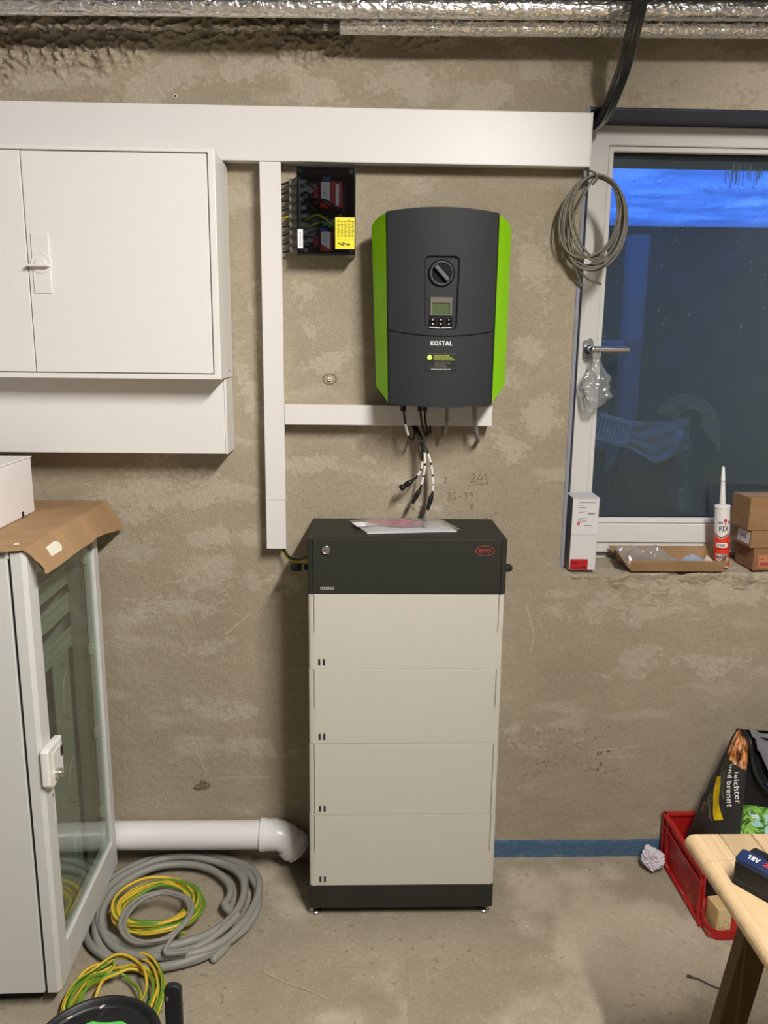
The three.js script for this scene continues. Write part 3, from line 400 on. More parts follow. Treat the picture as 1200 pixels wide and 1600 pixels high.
  for (const x of [0.115, 0.194]) meshOf('cable_gland', cyl(0.009, 0.009, 0.03, 16), std(0x8d8c86, 0.5), inv, [x, 1.553, 0.12]);
}
// cables below the inverter
{
  const cb = std(0x0c0c0c, 0.45), cw = std(0xe9e7e0, 0.5), cg = std(0x85827a, 0.5);
  const cableThing = (name, label, pts, r, m) => { const t = thing(name, label, 'cable'); meshOf('sheath', cable(pts, r, 60, 10), m, t); return t; };
  const band = (t, pts, a, b, r) => { const c = new THREE.CatmullRomCurve3(pts.map((p) => V(...p)), false, 'centripetal'), q = []; for (let i = 0; i <= 8; i++) q.push(c.getPoint(lerp(a, b, i / 8))); meshOf('marker_sleeve', cable(q, r, 10, 10), cw, t); };
  let p = [[-0.01, 1.53, 0.12], [-0.007, 1.512, 0.12], [0.001, 1.471, 0.11], [0.011, 1.446, 0.1], [0.021, 1.437, 0.088], [0.027, 1.455, 0.072], [0.023, 1.474, 0.058]];
  band(cableThing('power_cable', 'black looped cable with a white band, leftmost under the inverter', p, 0.0032, cb), p, 0.28, 0.44, 0.0036);
  cableThing('power_cable', 'left one of the paired black cables running from the inverter behind the trunking', [[0.038, 1.53, 0.12], [0.045, 1.49, 0.11], [0.056, 1.455, 0.09], [0.064, 1.447, 0.07], [0.066, 1.46, 0.05], [0.066, 1.476, 0.04]], 0.0032, cb);
  cableThing('power_cable', 'right one of the paired black cables running from the inverter behind the trunking', [[0.0525, 1.53, 0.12], [0.056, 1.49, 0.11], [0.066, 1.46, 0.09], [0.073, 1.452, 0.07], [0.075, 1.465, 0.05], [0.075, 1.476, 0.04]], 0.0032, cb);
  const g1 = cableThing('data_cable', 'thin grey cable with a black tie hanging under the inverter', [[0.115, 1.55, 0.12], [0.117, 1.5, 0.11], [0.117, 1.465, 0.085], [0.114, 1.447, 0.06], [0.114, 1.476, 0.03]], 0.0045, cg);
  meshOf('cable_tie', new THREE.TorusGeometry(0.0055, 0.0015, 8, 24), black, g1, [0.117, 1.5, 0.11], [1.3, 0, 0]);
  cableThing('mains_cable', 'thick pale grey cable curving to the wall, rightmost under the inverter', [[0.194, 1.55, 0.12], [0.199, 1.5, 0.11], [0.207, 1.465, 0.085], [0.217, 1.438, 0.055], [0.222, 1.428, 0.03], [0.224, 1.426, -0.004]], 0.0065, cg);
  // three leads with plugs
  const leads = [
    [[[0.021, 1.476, 0.05], [0.026, 1.466, 0.065], [0.043, 1.431, 0.08], [0.051, 1.383, 0.082], [0.047, 1.345, 0.08], [0.034, 1.324, 0.078], [0.024, 1.314, 0.076]], 'black plug lead with white marker bands, leftmost and shortest of the three', [[0.55, 0.63], [0.68, 0.77]], [-0.012, 1.288, 0.072], 0.0085],
    [[[0.027, 1.476, 0.045], [0.031, 1.466, 0.06], [0.052, 1.421, 0.078], [0.059, 1.374, 0.08], [0.056, 1.33, 0.08], [0.05, 1.3, 0.08], [0.046, 1.288, 0.08]], 'black plug lead with white marker bands, middle one of the three', [[0.42, 0.52], [0.56, 0.66], [0.7, 0.8]], [0.024, 1.246, 0.082], 0.0075],
    [[[0.033, 1.476, 0.04], [0.038, 1.464, 0.055], [0.062, 1.412, 0.076], [0.077, 1.365, 0.08], [0.084, 1.321, 0.08], [0.085, 1.29, 0.08], [0.083, 1.275, 0.08]], 'black plug lead with white marker bands, rightmost and longest of the three', [[0.4, 0.48], [0.52, 0.61], [0.65, 0.74], [0.78, 0.88]], [0.07, 1.226, 0.082], 0.0075],
  ];
  for (const [pts, label, bands, tip, r] of leads) {
    const t = cableThing('plug_lead', label, pts, 0.0031, cb); for (const [a, b] of bands) band(t, pts, a, b, 0.0037);
    const e = V(...pts[pts.length - 1]), d = V(...tip).sub(e), L = d.length();
    const g = new THREE.LatheGeometry([[0, 0], [0.0045, 0], [0.006, 0.006], [r, 0.012], [r, L * 0.55], [r * 0.8, L * 0.6], [r * 0.8, L * 0.72], [r * (label.includes('leftmost') ? 1.15 : 0.75), L * 0.78], [r * (label.includes('leftmost') ? 1.1 : 0.6), L], [0, L]].map((q) => new THREE.Vector2(...q)), 16);
    g.applyQuaternion(new THREE.Quaternion().setFromUnitVectors(V(0, 1, 0), d.clone().normalize())); g.translate(e.x, e.y, e.z); meshOf('plug', g, cb, t);
  }
  cableThing('earth_strap', 'flat grey strap hanging down the wall behind the plug leads', [[0.03, 1.476, 0.03], [0.05, 1.42, 0.03], [0.07, 1.34, 0.02], [0.074, 1.27, 0.018], [0.067, 1.215, 0.022], [0.064, 1.186, 0.03]], 0.004, std(0x857c6e, 0.6));
  // wires from the trunking to the battery
  const wy = std(0xb8b228, 0.5);
  cableThing('battery_wire', 'black wire crossing from the narrow trunking into the battery top', [[-0.37, 1.102, 0.03], [-0.362, 1.088, 0.04], [-0.347, 1.07, 0.05], [-0.32, 1.068, 0.07], [-0.295, 1.09, 0.12], [-0.28, 1.094, 0.135]], 0.0036, cb);
  cableThing('battery_wire', 'green and yellow earth wire crossing from the narrow trunking to the battery', [[-0.378, 1.102, 0.03], [-0.366, 1.08, 0.035], [-0.348, 1.06, 0.045], [-0.32, 1.06, 0.065], [-0.295, 1.076, 0.12], [-0.28, 1.08, 0.135]], 0.0032, wy);
}

// ---------- battery tower ----------
{
  const b = thing('battery_tower', 'tall stacked home battery of four pale modules with dark top and base', 'battery', [0, 0, 0]);
  const dark = phys({ color: new THREE.Color(0.026, 0.027, 0.021), roughness: 0.55, specularIntensity: 0.5, bumpMap: paintBump, bumpScale: 0.00025 }), pale = std(new THREE.Color(0.57, 0.545, 0.475), 0.5, { bumpMap: paintBump, bumpScale: 0.0002 }), ink = std(0x2b2b30, 0.5);
  const Z0 = 0.012, Z1 = 0.285;
  const prof = (w, notch) => { const h = w / 2, c = 0.016, n = h - 0.0135, q = [[-h, Z0], [h, Z0], [h, Z1 - c]]; for (let i = 1; i <= 5; i++) { const a = i / 5 * Math.PI / 2; q.push([h - c + c * Math.cos(a) * 1, Z1 - c * 0.35 + c * 0.35 * Math.sin(a)]); } q[2] = [h, Z1 - c * 0.35]; if (notch) q.push([n + 0.0009, Z1], [n + 0.0009, Z1 - 0.004], [n - 0.0009, Z1 - 0.004], [n - 0.0009, Z1]); const m = q.slice(2).reverse().map(([x, z]) => [-x, z]); return [...q, ...m]; };
  const block = (w, y0, y1, notch = true) => extrude(prof(w, notch).map(([x, z]) => [x, z]), y1 - y0, 0.0012).rotateX(Math.PI / 2).translate(0, y1, 0);
  meshOf('base', block(0.557, 0.032, 0.1085, false), dark, b);
  const ys = [0.1095, 0.3445, 0.5745, 0.8035, 1.0265];
  for (let i = 0; i < 4; i++) {
    const m = new THREE.Group(); m.name = 'battery_module'; b.add(m);
    meshOf('module_case', block(0.554 - i * 0.002, ys[i] + 0.0006, ys[i + 1] - 0.0006), pale, m);
    for (const x of [-0.245, -0.2315]) meshOf('indicator_slot', rb(0.0062, 0.019, 0.002, 0.0008), ink, m, [x, ys[i] + 0.022, Z1 + 0.0003]);
  }
  const top = new THREE.Group(); top.name = 'control_unit'; b.add(top);
  meshOf('control_case', block(0.552, 1.0275, 1.184), dark, top);
  meshOf('cover_seam', span(-0.2625, 0.2625, 1.1835, 1.1855, 0.02, 0.27, 0.0008), dark, top);
  const lk = meshOf('lock', mergeGeometries([cyl(0.011, 0.0115, 0.006, 28, 'z'), new THREE.TorusGeometry(0.0105, 0.0015, 8, 28).translate(0, 0, 0.003), rb(0.003, 0.013, 0.004, 0.0008).translate(0, 0, 0.003)].map((g) => (g.index ? g.toNonIndexed() : g))), steel, top, [-0.2245, 1.154, Z1 + 0.002]);
  lk.userData.label = 'chrome lock';
  meshOf('grade_lettering', text('PREMIUM', 0.008).scale(0.74, 1, 1), std(0xb9b9b4, 0.5), top, [-0.222, 1.043, Z1 - 0.0001]);
  const redM = std(new THREE.Color(0.34, 0.035, 0.03), 0.45), logo = new THREE.Group(); logo.name = 'brand_logo'; logo.position.set(0.2145, 1.1525, Z1 - 0.0001); top.add(logo);
  meshOf('logo_ring', new THREE.TorusGeometry(0.0255, 0.0013, 6, 60).scale(1, 0.56, 0.5), redM, logo);
  meshOf('logo_lettering', text('BYD', 0.0105).scale(1.32, 1, 1), redM, logo);
  for (const [x, z, r] of [[-0.262, 0.255, 1], [0.256, 0.255, 1], [-0.262, 0.04, 1], [0.256, 0.04, 1]]) { const f = new THREE.Group(); f.name = 'levelling_foot'; f.position.set(x, 0, z); b.add(f); meshOf('foot_plate', new THREE.LatheGeometry([[0, 0], [0.019, 0], [0.02, 0.004], [0.016, 0.009], [0.006, 0.012], [0, 0.012]].map((q) => new THREE.Vector2(...q)), 24), steel, f); meshOf('foot_stem', cyl(0.006, 0.006, 0.026, 12).translate(0, 0.022, 0), steel, f); }
  for (const s of [-1, 1]) meshOf('side_lever', mergeGeometries([cyl(0.009, 0.009, 0.022, 18, 'x'), cyl(0.012, 0.012, 0.02, 20, 'x').translate(s * (s < 0 ? 0.03 : 0.014), 0, 0), new THREE.SphereGeometry(0.012, 18, 12).translate(s * (s < 0 ? 0.04 : 0.022), 0, 0)]), softBlack, b, [s * 0.282, 1.072, 0.17]);
}
// document sleeve on the battery
{
  const t = thing('document_sleeve', 'clear plastic sleeve with papers and a pink wrapper lying on the battery', 'document sleeve', [0, 1.1852, 0]);
  const C = [[-0.165, 0.085], [-0.118, 0.232], [0.155, 0.2], [0.115, 0.065]];
  const bil = (u, v) => { const x = lerp(lerp(C[1][0], C[2][0], u), lerp(C[0][0], C[3][0], u), v), z = lerp(lerp(C[1][1], C[2][1], u), lerp(C[0][1], C[3][1], u), v); return [x, z]; };
  const top = (h, a, in_ = 0) => (u, v) => { const [x, z] = bil(lerp(in_, 1 - in_, u), lerp(in_, 1 - in_, v)); return [x, h * (0.5 + 0.5 * Math.min(1, 6 * Math.min(u, 1 - u, v, 1 - v))) + a * n3(u * 5, v * 4) * Math.min(1, 8 * Math.min(u, 1 - u, v, 1 - v)), z]; };
  const pt = canvasTex(512, 256, (g, w, h) => { g.fillStyle = '#d9d6d8'; g.fillRect(0, 0, w, h); g.fillStyle = '#a9a7b0'; for (let i = 0; i < 9; i++) g.fillRect(300, 40 + i * 18, 120 + (i * 37) % 60, 5); g.fillStyle = '#7d7a86'; g.fillRect(330, 150, 34, 60); });
  meshOf('paper_stack', sheet(top(0.008, 0.0006, 0.03), 16, 10, 0.006), std(0xffffff, 0.8, { map: pt }), t);
  meshOf('pink_wrapper', sheet((u, v) => { const a = u * 2 * Math.PI, r = Math.sqrt(v), x = -0.03 + Math.cos(a) * 0.085 * r, z = 0.145 + Math.sin(a) * 0.045 * r + x * 0.25; return [x, 0.0128 + 0.002 * n3(x * 40, z * 50) + (1 - r) * 0.002, z]; }, 40, 8, -0.002), std(new THREE.Color(0.62, 0.13, 0.25), 0.45), t);
  meshOf('white_slip', rb(0.07, 0.002, 0.05, 0.001), std(0xeeebee, 0.7), t, [-0.115, 0.0125, 0.15], [0, 0.3, 0.02]);
  meshOf('film', sheet(top(0.0175, 0.003), 40, 24, 0.0004), plasticFilm, t);
}

// ---------- floor-standing cabinet at the left ----------
{
  const c = thing('switch_cabinet', 'grey switch cabinet with a glazed door, standing at the left', 'cabinet', [-0.903, 0, 0.355], 0.025);
  const H = 1.232, ZN = 0.268, ZF = -0.254, inner = std(new THREE.Color(0.50, 0.51, 0.48), 0.5), iron = std(new THREE.Color(0.25, 0.255, 0.24), 0.45);
  meshOf('side_panel', span(-0.62, -0.04, 0.06, H, ZN - 0.016, ZN, 0.003), greyWhite, c);
  meshOf('side_panel', span(-0.62, -0.04, 0.06, H, ZF, ZF + 0.016, 0.003), greyWhite, c);
  meshOf('roof_panel', span(-0.62, -0.036, H - 0.018, H + 0.001, ZF, ZN, 0.002), greyWhite, c);
  meshOf('floor_panel', span(-0.62, -0.04, 0.06, 0.078, ZF + 0.016, ZN - 0.016, 0.001, 1), inner, c);
  meshOf('rear_panel', span(-0.62, -0.604, 0.06, H - 0.01, ZF + 0.016, ZN - 0.016, 0.001, 1), iron, c);
  meshOf('plinth', span(-0.6, -0.07, 0.001, 0.06, ZF + 0.03, ZN - 0.05, 0.002), black, c);
  const prof = [[-0.268, -0.032], [0.268, -0.032], [0.268, -0.012], [0.254, 0], [-0.256, 0], [-0.268, -0.01]];
  const d = new THREE.Group(); d.name = 'door'; c.add(d);
  const x = (zy0, zy1, y0, y1) => span(-0.032, 0, y0, y1, zy0, zy1, 0.002);
  meshOf('door_stile', extrude([[-0.032, 0.268], [-0.008, 0.268], [0, 0.256], [0, 0.205], [-0.004, 0.203], [-0.032, 0.203]].map(([a, b]) => [a, -b]), H - 0.062, 0.0015).rotateX(-Math.PI / 2).translate(0, 0.06, 0), greyWhite, d);
  meshOf('door_stile', x(-0.256, -0.218, 0.06, H - 0.002), greyWhite, d);
  meshOf('door_rail', x(-0.2225, 0.2035, 0.06, 0.158), greyWhite, d);
  meshOf('door_rail', x(-0.2225, 0.2035, H - 0.07, H - 0.002), greyWhite, d);
  meshOf('pane', span(-0.013, -0.009, 0.155, H - 0.065, -0.224, 0.205, 0.0005, 1), phys({ color: 0xdfe6df, roughness: 0.015, transmission: 1, thickness: 0, ior: 1.52 }), d);
  meshOf('door_seal', mergeGeometries([span(-0.04, -0.033, 0.065, H - 0.01, 0.252, 0.262, 0.001, 1), span(-0.04, -0.033, 0.065, H - 0.01, -0.262, -0.252, 0.001, 1)]), black, d);
  for (const y of [0.27, 0.54, 0.81, 1.09]) meshOf('hinge_clip', rb(0.014, 0.034, 0.016, 0.003), pvcWhite, d, [-0.024, y, -0.214]);
  const lk = new THREE.Group(); lk.name = 'lock'; lk.position.set(0, 0.685, 0.225); d.add(lk);
  meshOf('lock_plate', extrude([[-0.043, -0.052], [0.034, -0.052], [0.052, -0.036], [0.052, 0.05], [0.044, 0.056], [-0.043, 0.05]].map(([a, b]) => [-a, b]), 0.02, 0.004).rotateY(Math.PI / 2), std(0xe4e0da, 0.4), lk);
  meshOf('lock_recess', rb(0.006, 0.07, 0.055, 0.004), std(0xdad6d0, 0.4), lk, [0.019, 0.002, 0.0]);
  meshOf('lock_window', rb(0.004, 0.024, 0.017, 0.001), black, lk, [0.021, 0.014, -0.03]);
  meshOf('key', mergeGeometries([cyl(0.0125, 0.0125, 0.012, 24, 'x').translate(0.027, -0.022, 0.014), cyl(0.009, 0.009, 0.012, 20, 'x').translate(0.036, -0.022, 0.014), rb(0.003, 0.006, 0.045, 0.001).rotateX(0.35).translate(0.036, -0.025, -0.012)].map((g) => g.toNonIndexed())), steel, lk);
  const ln = canvasTex(64, 256, (g, w, h) => { g.fillStyle = '#d9d7cf'; g.fillRect(0, 0, w, h); g.save(); g.translate(20, 30); g.rotate(Math.PI / 2); g.fillStyle = '#555'; g.fillRect(0, -22, 34, 22); g.font = 'bold 26px sans-serif'; g.fillText('IT', 42, 0); g.font = '22px sans-serif'; g.fillStyle = '#999'; g.fillText('02.1.11', 92, 0); g.restore(); });
  meshOf('type_label', new THREE.PlaneGeometry(0.02, 0.09).rotateY(Math.PI / 2), std(0xffffff, 0.5, { map: ln }), d, [0.0006, 0.56, 0.215]);
  // fittings behind the glass
  const slotTex = canvasTex(1024, 64, (g, w, h) => { g.fillStyle = '#c9ccc4'; g.fillRect(0, 0, w, h); g.fillStyle = '#83867f'; for (let i = 0; i < 64; i++) { g.fillRect(i * 16 + 4, 8, 5, 16); g.fillRect(i * 16 + 6, 40, 3, 14); } });
  for (const y of [1.05, 0.965, 0.862]) meshOf('slotted_rail', span(-0.075, -0.07, y - 0.028, y + 0.028, -0.215, 0.24, 0.001, 1), std(0xffffff, 0.5, { map: slotTex }), c);
  meshOf('red_strip', span(-0.095, -0.08, 0.985, 0.995, 0.0, 0.2, 0.001, 1), std(0xb5432c, 0.5), c);
  const up = mergeGeometries([span(-0.07, -0.045, 0.08, H - 0.02, -0.235, -0.185, 0.002), ...Array.from({ length: 44 }, (_, i) => span(-0.0455, -0.0435, 0.1 + i * 0.025, 0.108 + i * 0.025, -0.2, -0.194, 0.0004, 1))]);
  meshOf('upright', up, iron, c);
  const cover = (y0, y1, z0, z1) => { const k = new THREE.Group(); k.name = 'cover_plate'; c.add(k); meshOf('plate', span(-0.085, -0.08, y0, y1, z0, z1, 0.001, 1), inner, k); const a = []; for (let i = 0; i <= 14; i++) { const t = i / 14 * Math.PI; a.push([-0.077, (y0 + y1) / 2 + Math.cos(t) * 0.07, z0 + 0.03 + Math.sin(t) * 0.045]); } meshOf('crescent_grip', mergeGeometries([tube(a, 0.0035, 30, 8), tube([a[0], a[14]], 0.0025, 6, 8)]), inner, k); for (const z of [lerp(z0, z1, 0.5)]) meshOf('quarter_turn_screw', cyl(0.008, 0.008, 0.006, 18, 'x'), iron, k, [-0.078, y1 - 0.025, z]); };
  cover(0.56, 0.826, -0.18, -0.06); cover(0.29, 0.555, -0.18, 0.24); cover(0.085, 0.285, -0.18, 0.24);
  meshOf('mounting_plate', span(-0.3, -0.294, 0.3, 1.15, -0.24, 0.24, 0.001, 1), iron, c);
}
{
  const FX = -0.896;
  const f = (u, v) => { // u along the cabinet depth (near to far), v from the torn rear edge over the fold down the flap
    const z = lerp(0.625, 0.035, u), w = v * 0.62, top = 0.545;
    let x, y;
    if (w < top) { x = FX - top + w; y = 1.2365 + 0.002 * n3(x * 9, z * 9); } else { const t = w - top; x = FX + t * 0.55 - 0.006 * Math.max(0, 0.01 - t) ; y = 1.2365 - t * 0.8 - 0.3 * t * sstep(0.6, 1, u) + 0.004 * n3(z * 12, 3); }
    const torn = u < 0.001 ? 1 : 0; return [x, y, z + torn * (0.012 * n3(w * 22, 5) + 0.006 * n3(w * 60, 2) - 0.05 * sstep(0.5, 0.62, w) + 0.02) + (u > 0.999 ? -0.01 * sstep(0.5, 0.62, w) : 0)];
  };
  const t = thing('cardboard_sheet', 'torn brown cardboard sheet lying over the switch cabinet with a drooping flap', 'cardboard');
  const g = sheet(f, 40, 90, 0.003); const p = g.attributes.position, uv = g.attributes.uv; for (let i = 0; i < p.count; i++) uv.setXY(i, p.getX(i) + p.getY(i), p.getZ(i));
  meshOf('board', g, kraft, t);
  const lab = extrude([[-0.04, -0.02], [0.02, -0.022], [0.034, -0.012], [0.036, 0.008], [0.02, 0.02], [-0.036, 0.016]], 0.001);
  meshOf('paper_patch', lab, std(0xdcd6c6, 0.8), t, [-0.876, 1.2115, 0.5], [-0.0, 0.97 + 0.0, 0]);
  t.children[1].rotation.set(0, Math.PI / 2, 0); t.children[1].rotateX(-0.6); t.children[1].scale.set(1, 0.7, 1);
  meshOf('paper_patch', rb(0.06, 0.001, 0.02, 0.0004), std(0xdcd6c6, 0.8), t, [-0.955, 1.2385, 0.585], [0, 0.5, 0]);
  const b = thing('carton', 'large white carton with a small red mark standing on the brown cardboard', 'carton', [-1.235, 1.2405, 0.51], 0.012);
  meshOf('box_body', rb(0.4, 0.152, 0.6, 0.004).translate(0, 0.076, 0), std(new THREE.Color(0.74, 0.70, 0.68), 0.65), b);
  meshOf('lid_flap', rb(0.404, 0.004, 0.604, 0.0015), std(new THREE.Color(0.76, 0.72, 0.70), 0.65), b, [0, 0.1545, 0]);
  const rt = canvasTex(32, 96, (g, w, h) => { g.fillStyle = '#c8202a'; g.fillRect(0, 0, w, h); g.fillStyle = '#f0e6e4'; g.fillRect(8, 20, 16, 12); g.fillRect(6, 44, 20, 4); });
  meshOf('red_mark', new THREE.BoxGeometry(0.0008, 0.026, 0.016), std(0xffffff, 0.6, { map: rt }), b, [0.2003, 0.02, -0.05]);
  meshOf('grip_slot', rb(0.001, 0.016, 0.014, 0.0004), black, b, [0.2, 0.008, -0.22]);
}

// ---------- waste pipe on the floor ----------
{
  const w = thing('waste_pipe', 'white plastic waste pipe running low along the wall to an elbow beside the battery', 'pipe');
  const pm = std(new THREE.Color(0.78, 0.77, 0.765), 0.3), y = 0.124, z = 0.049, r = 0.0455;
  const pr = canvasTex(64, 1024, (g, W, H) => { g.fillStyle = '#e5e3e2'; g.fillRect(0, 0, W, H); g.fillStyle = '#555'; for (let i = 0; i < 128; i++) if (i % 9 !== 8) g.fillRect(11, i * 8, 1.5, 5); });
  meshOf('barrel', cyl(r, r, 1.26, 40, 'x').translate(-1.08, y, z), std(0xffffff, 0.3, { map: pr }), w);
  meshOf('socket', mergeGeometries([cyl(0.053, 0.053, 0.016, 40, 'x').translate(-0.446, y, z), cyl(0.0505, 0.0505, 0.05, 40, 'x').translate(-0.422, y, z)]), pm, w);
  const el = []; for (let i = 0; i <= 8; i++) { const a = i / 8 * 0.85; el.push([-0.412 + Math.sin(a) * 0.07, y - (1 - Math.cos(a)) * 0.075, z]); }
  const e = el[8], dx = Math.cos(0.85), dy = -Math.sin(0.85);
  meshOf('elbow', tube(el, 0.0485, 20, 36), pm, w);
  meshOf('elbow_socket', tube([[e[0] - dx * 0.004, e[1] - dy * 0.004, z], [e[0] + dx * 0.028, e[1] + dy * 0.028, z]], 0.053, 6, 36), pm, w);
  meshOf('down_pipe', tube([[e[0], e[1], z], [e[0] + dx * 0.045, e[1] + dy * 0.045, z]], 0.046, 6, 36), pm, w);
  for (const x of [-1.6]) meshOf('wall_clip', mergeGeometries([new THREE.TorusGeometry(0.048, 0.003, 8, 40).rotateY(Math.PI / 2).translate(x, y, z), span(x - 0.01, x + 0.01, y - 0.012, y + 0.012, 0, 0.012, 0.001, 1).toNonIndexed()].map((g) => (g.index ? g.toNonIndexed() : g))), steel, w);
}

// ---------- cable coils ----------
const gyTex = dataTex(64, 64, (u, v, c) => { const k = (u + v) % 1; const y = k < 0.52; c[0] = y ? 214 : 96; c[1] = y ? 178 : 140; c[2] = y ? 52 : 40; });
function coilPts(cx, cz, rx, rz, turns, wob, seed, y0, lift, a0 = 0, tail = []) {
  const pts = [], n = Math.round(turns * 28);
  for (let i = 0; i <= n; i++) { const a = a0 + i / 28 * Math.PI * 2, t = i / n, q = 1 + wob * 1.1 * n3(t * turns * 0.55 + seed, seed * 1.7) + wob * 0.35 * n3(Math.cos(a) * 0.9 + seed, Math.sin(a) * 0.9, t * turns * 0.3); pts.push([cx + wob * 0.12 * n3(t * turns * 0.5, seed + 9) + Math.cos(a) * rx * q, y0 + lift * (0.5 + 0.9 * n3(t * turns * 0.8, seed + 4) + 0.4 * n3(Math.cos(a) * 1.2, Math.sin(a) * 1.2, seed + t * turns * 0.4)), cz + Math.sin(a) * rz * q]); }
  return [...pts, ...tail].map((p) => [p[0], Math.max(y0, p[1]), p[2]]);
}
function coilThing(name, label, pts, r, mat) { const t = thing(name, label, 'cable coil'); meshOf('wire', cable(pts, r, pts.length * 3, 8), mat, t); return t; }
const greyJ = std(0x8e8c84, 0.5), gyM = (k) => { const t = gyTex.clone(); t.repeat.set(k, 1); t.needsUpdate = true; return std(0xffffff, 0.45, { map: t }); };
coilThing('cable_coil', 'thick grey cable in wide loose loops, largest coil on the floor', coilPts(-0.685, 0.25, 0.195, 0.195, 5.95, 0.42, 3.3, 0.0125, 0.035, 0.4, [[-0.49, 0.03, 0.33], [-0.51, 0.016, 0.42], [-0.535, 0.0125, 0.46]]), 0.0118, greyJ);
coilThing('cable_coil', 'green and yellow wire in a tight coil on top of the grey cable', coilPts(-0.728, 0.295, 0.115, 0.1, 9.77, 0.3, 7.7, 0.044, 0.03, 2.2, [[-0.66, 0.05, 0.405], [-0.63, 0.047, 0.4]]), 0.0052, gyM(9));
coilThing('cable_coil', 'thin grey cable in a small neat ring lying uppermost', coilPts(-0.712, 0.375, 0.09, 0.1, 3.93, 0.14, 12.1, 0.07, 0.02, 1.2, [[-0.66, 0.05, 0.5], [-0.6, 0.03, 0.5]]), 0.0052, greyJ);
coilThing('cable_coil', 'green and yellow wire in loose loops beside the black bucket', coilPts(-0.765, 0.615, 0.1, 0.115, 10.46, 0.42, 21.4, 0.0045, 0.055, 1.0, [[-0.8, 0.03, 0.5], [-0.86, 0.02, 0.44], [-0.885, 0.012, 0.41]]), 0.0042, gyM(9));
// coil hanging on the end of the wide trunking
{
  const pts = [], n = 10 * 28, R = rng(4);
  for (let i = 0; i <= n; i++) { const a = Math.PI / 2 + i / 28 * 2 * Math.PI, t = i / 28, s = 1 - Math.sin(a), q = 1 + 0.17 * n3(t * 0.9, 3.1) * s; const rx = 0.083 * q * (1 + 0.22 * n3(t * 0.7, 8)), ry = 0.118 * q; pts.push([0.527 + 0.034 * n3(t * 0.8, 1.5) * s + Math.cos(a) * rx, 2.062 + Math.sin(a) * ry, 0.05 + 0.028 * n3(t * 1.3, 6) + 0.012 * Math.sin(a * 0.5)]); }
  const tail = [[0.462, 2.05, 0.06], [0.468, 1.98, 0.06], [0.49, 1.93, 0.05], [0.53, 1.9, 0.03], [0.572, 1.892, 0.0]];
  const t = thing('cable_coil', 'thin grey cable coil hanging from the trunking beside the window', 'cable coil');
  const cm = std(0x757063, 0.5);
  meshOf('wire', cable([...pts, ...tail], 0.0034, n * 3, 8), cm, t);
  meshOf('wire_end', cable([[0.452, 2.08, 0.055], [0.455, 2.0, 0.06], [0.475, 1.94, 0.055], [0.498, 1.905, 0.03], [0.512, 1.885, 0.015]], 0.0034, 30, 8), cm, t);
  meshOf('tie_wire', cable([[0.5, 2.2, 0.03], [0.507, 2.19, 0.055], [0.518, 2.18, 0.072], [0.521, 2.166, 0.075], [0.515, 2.155, 0.06]], 0.003, 20, 8), cm, t);
}

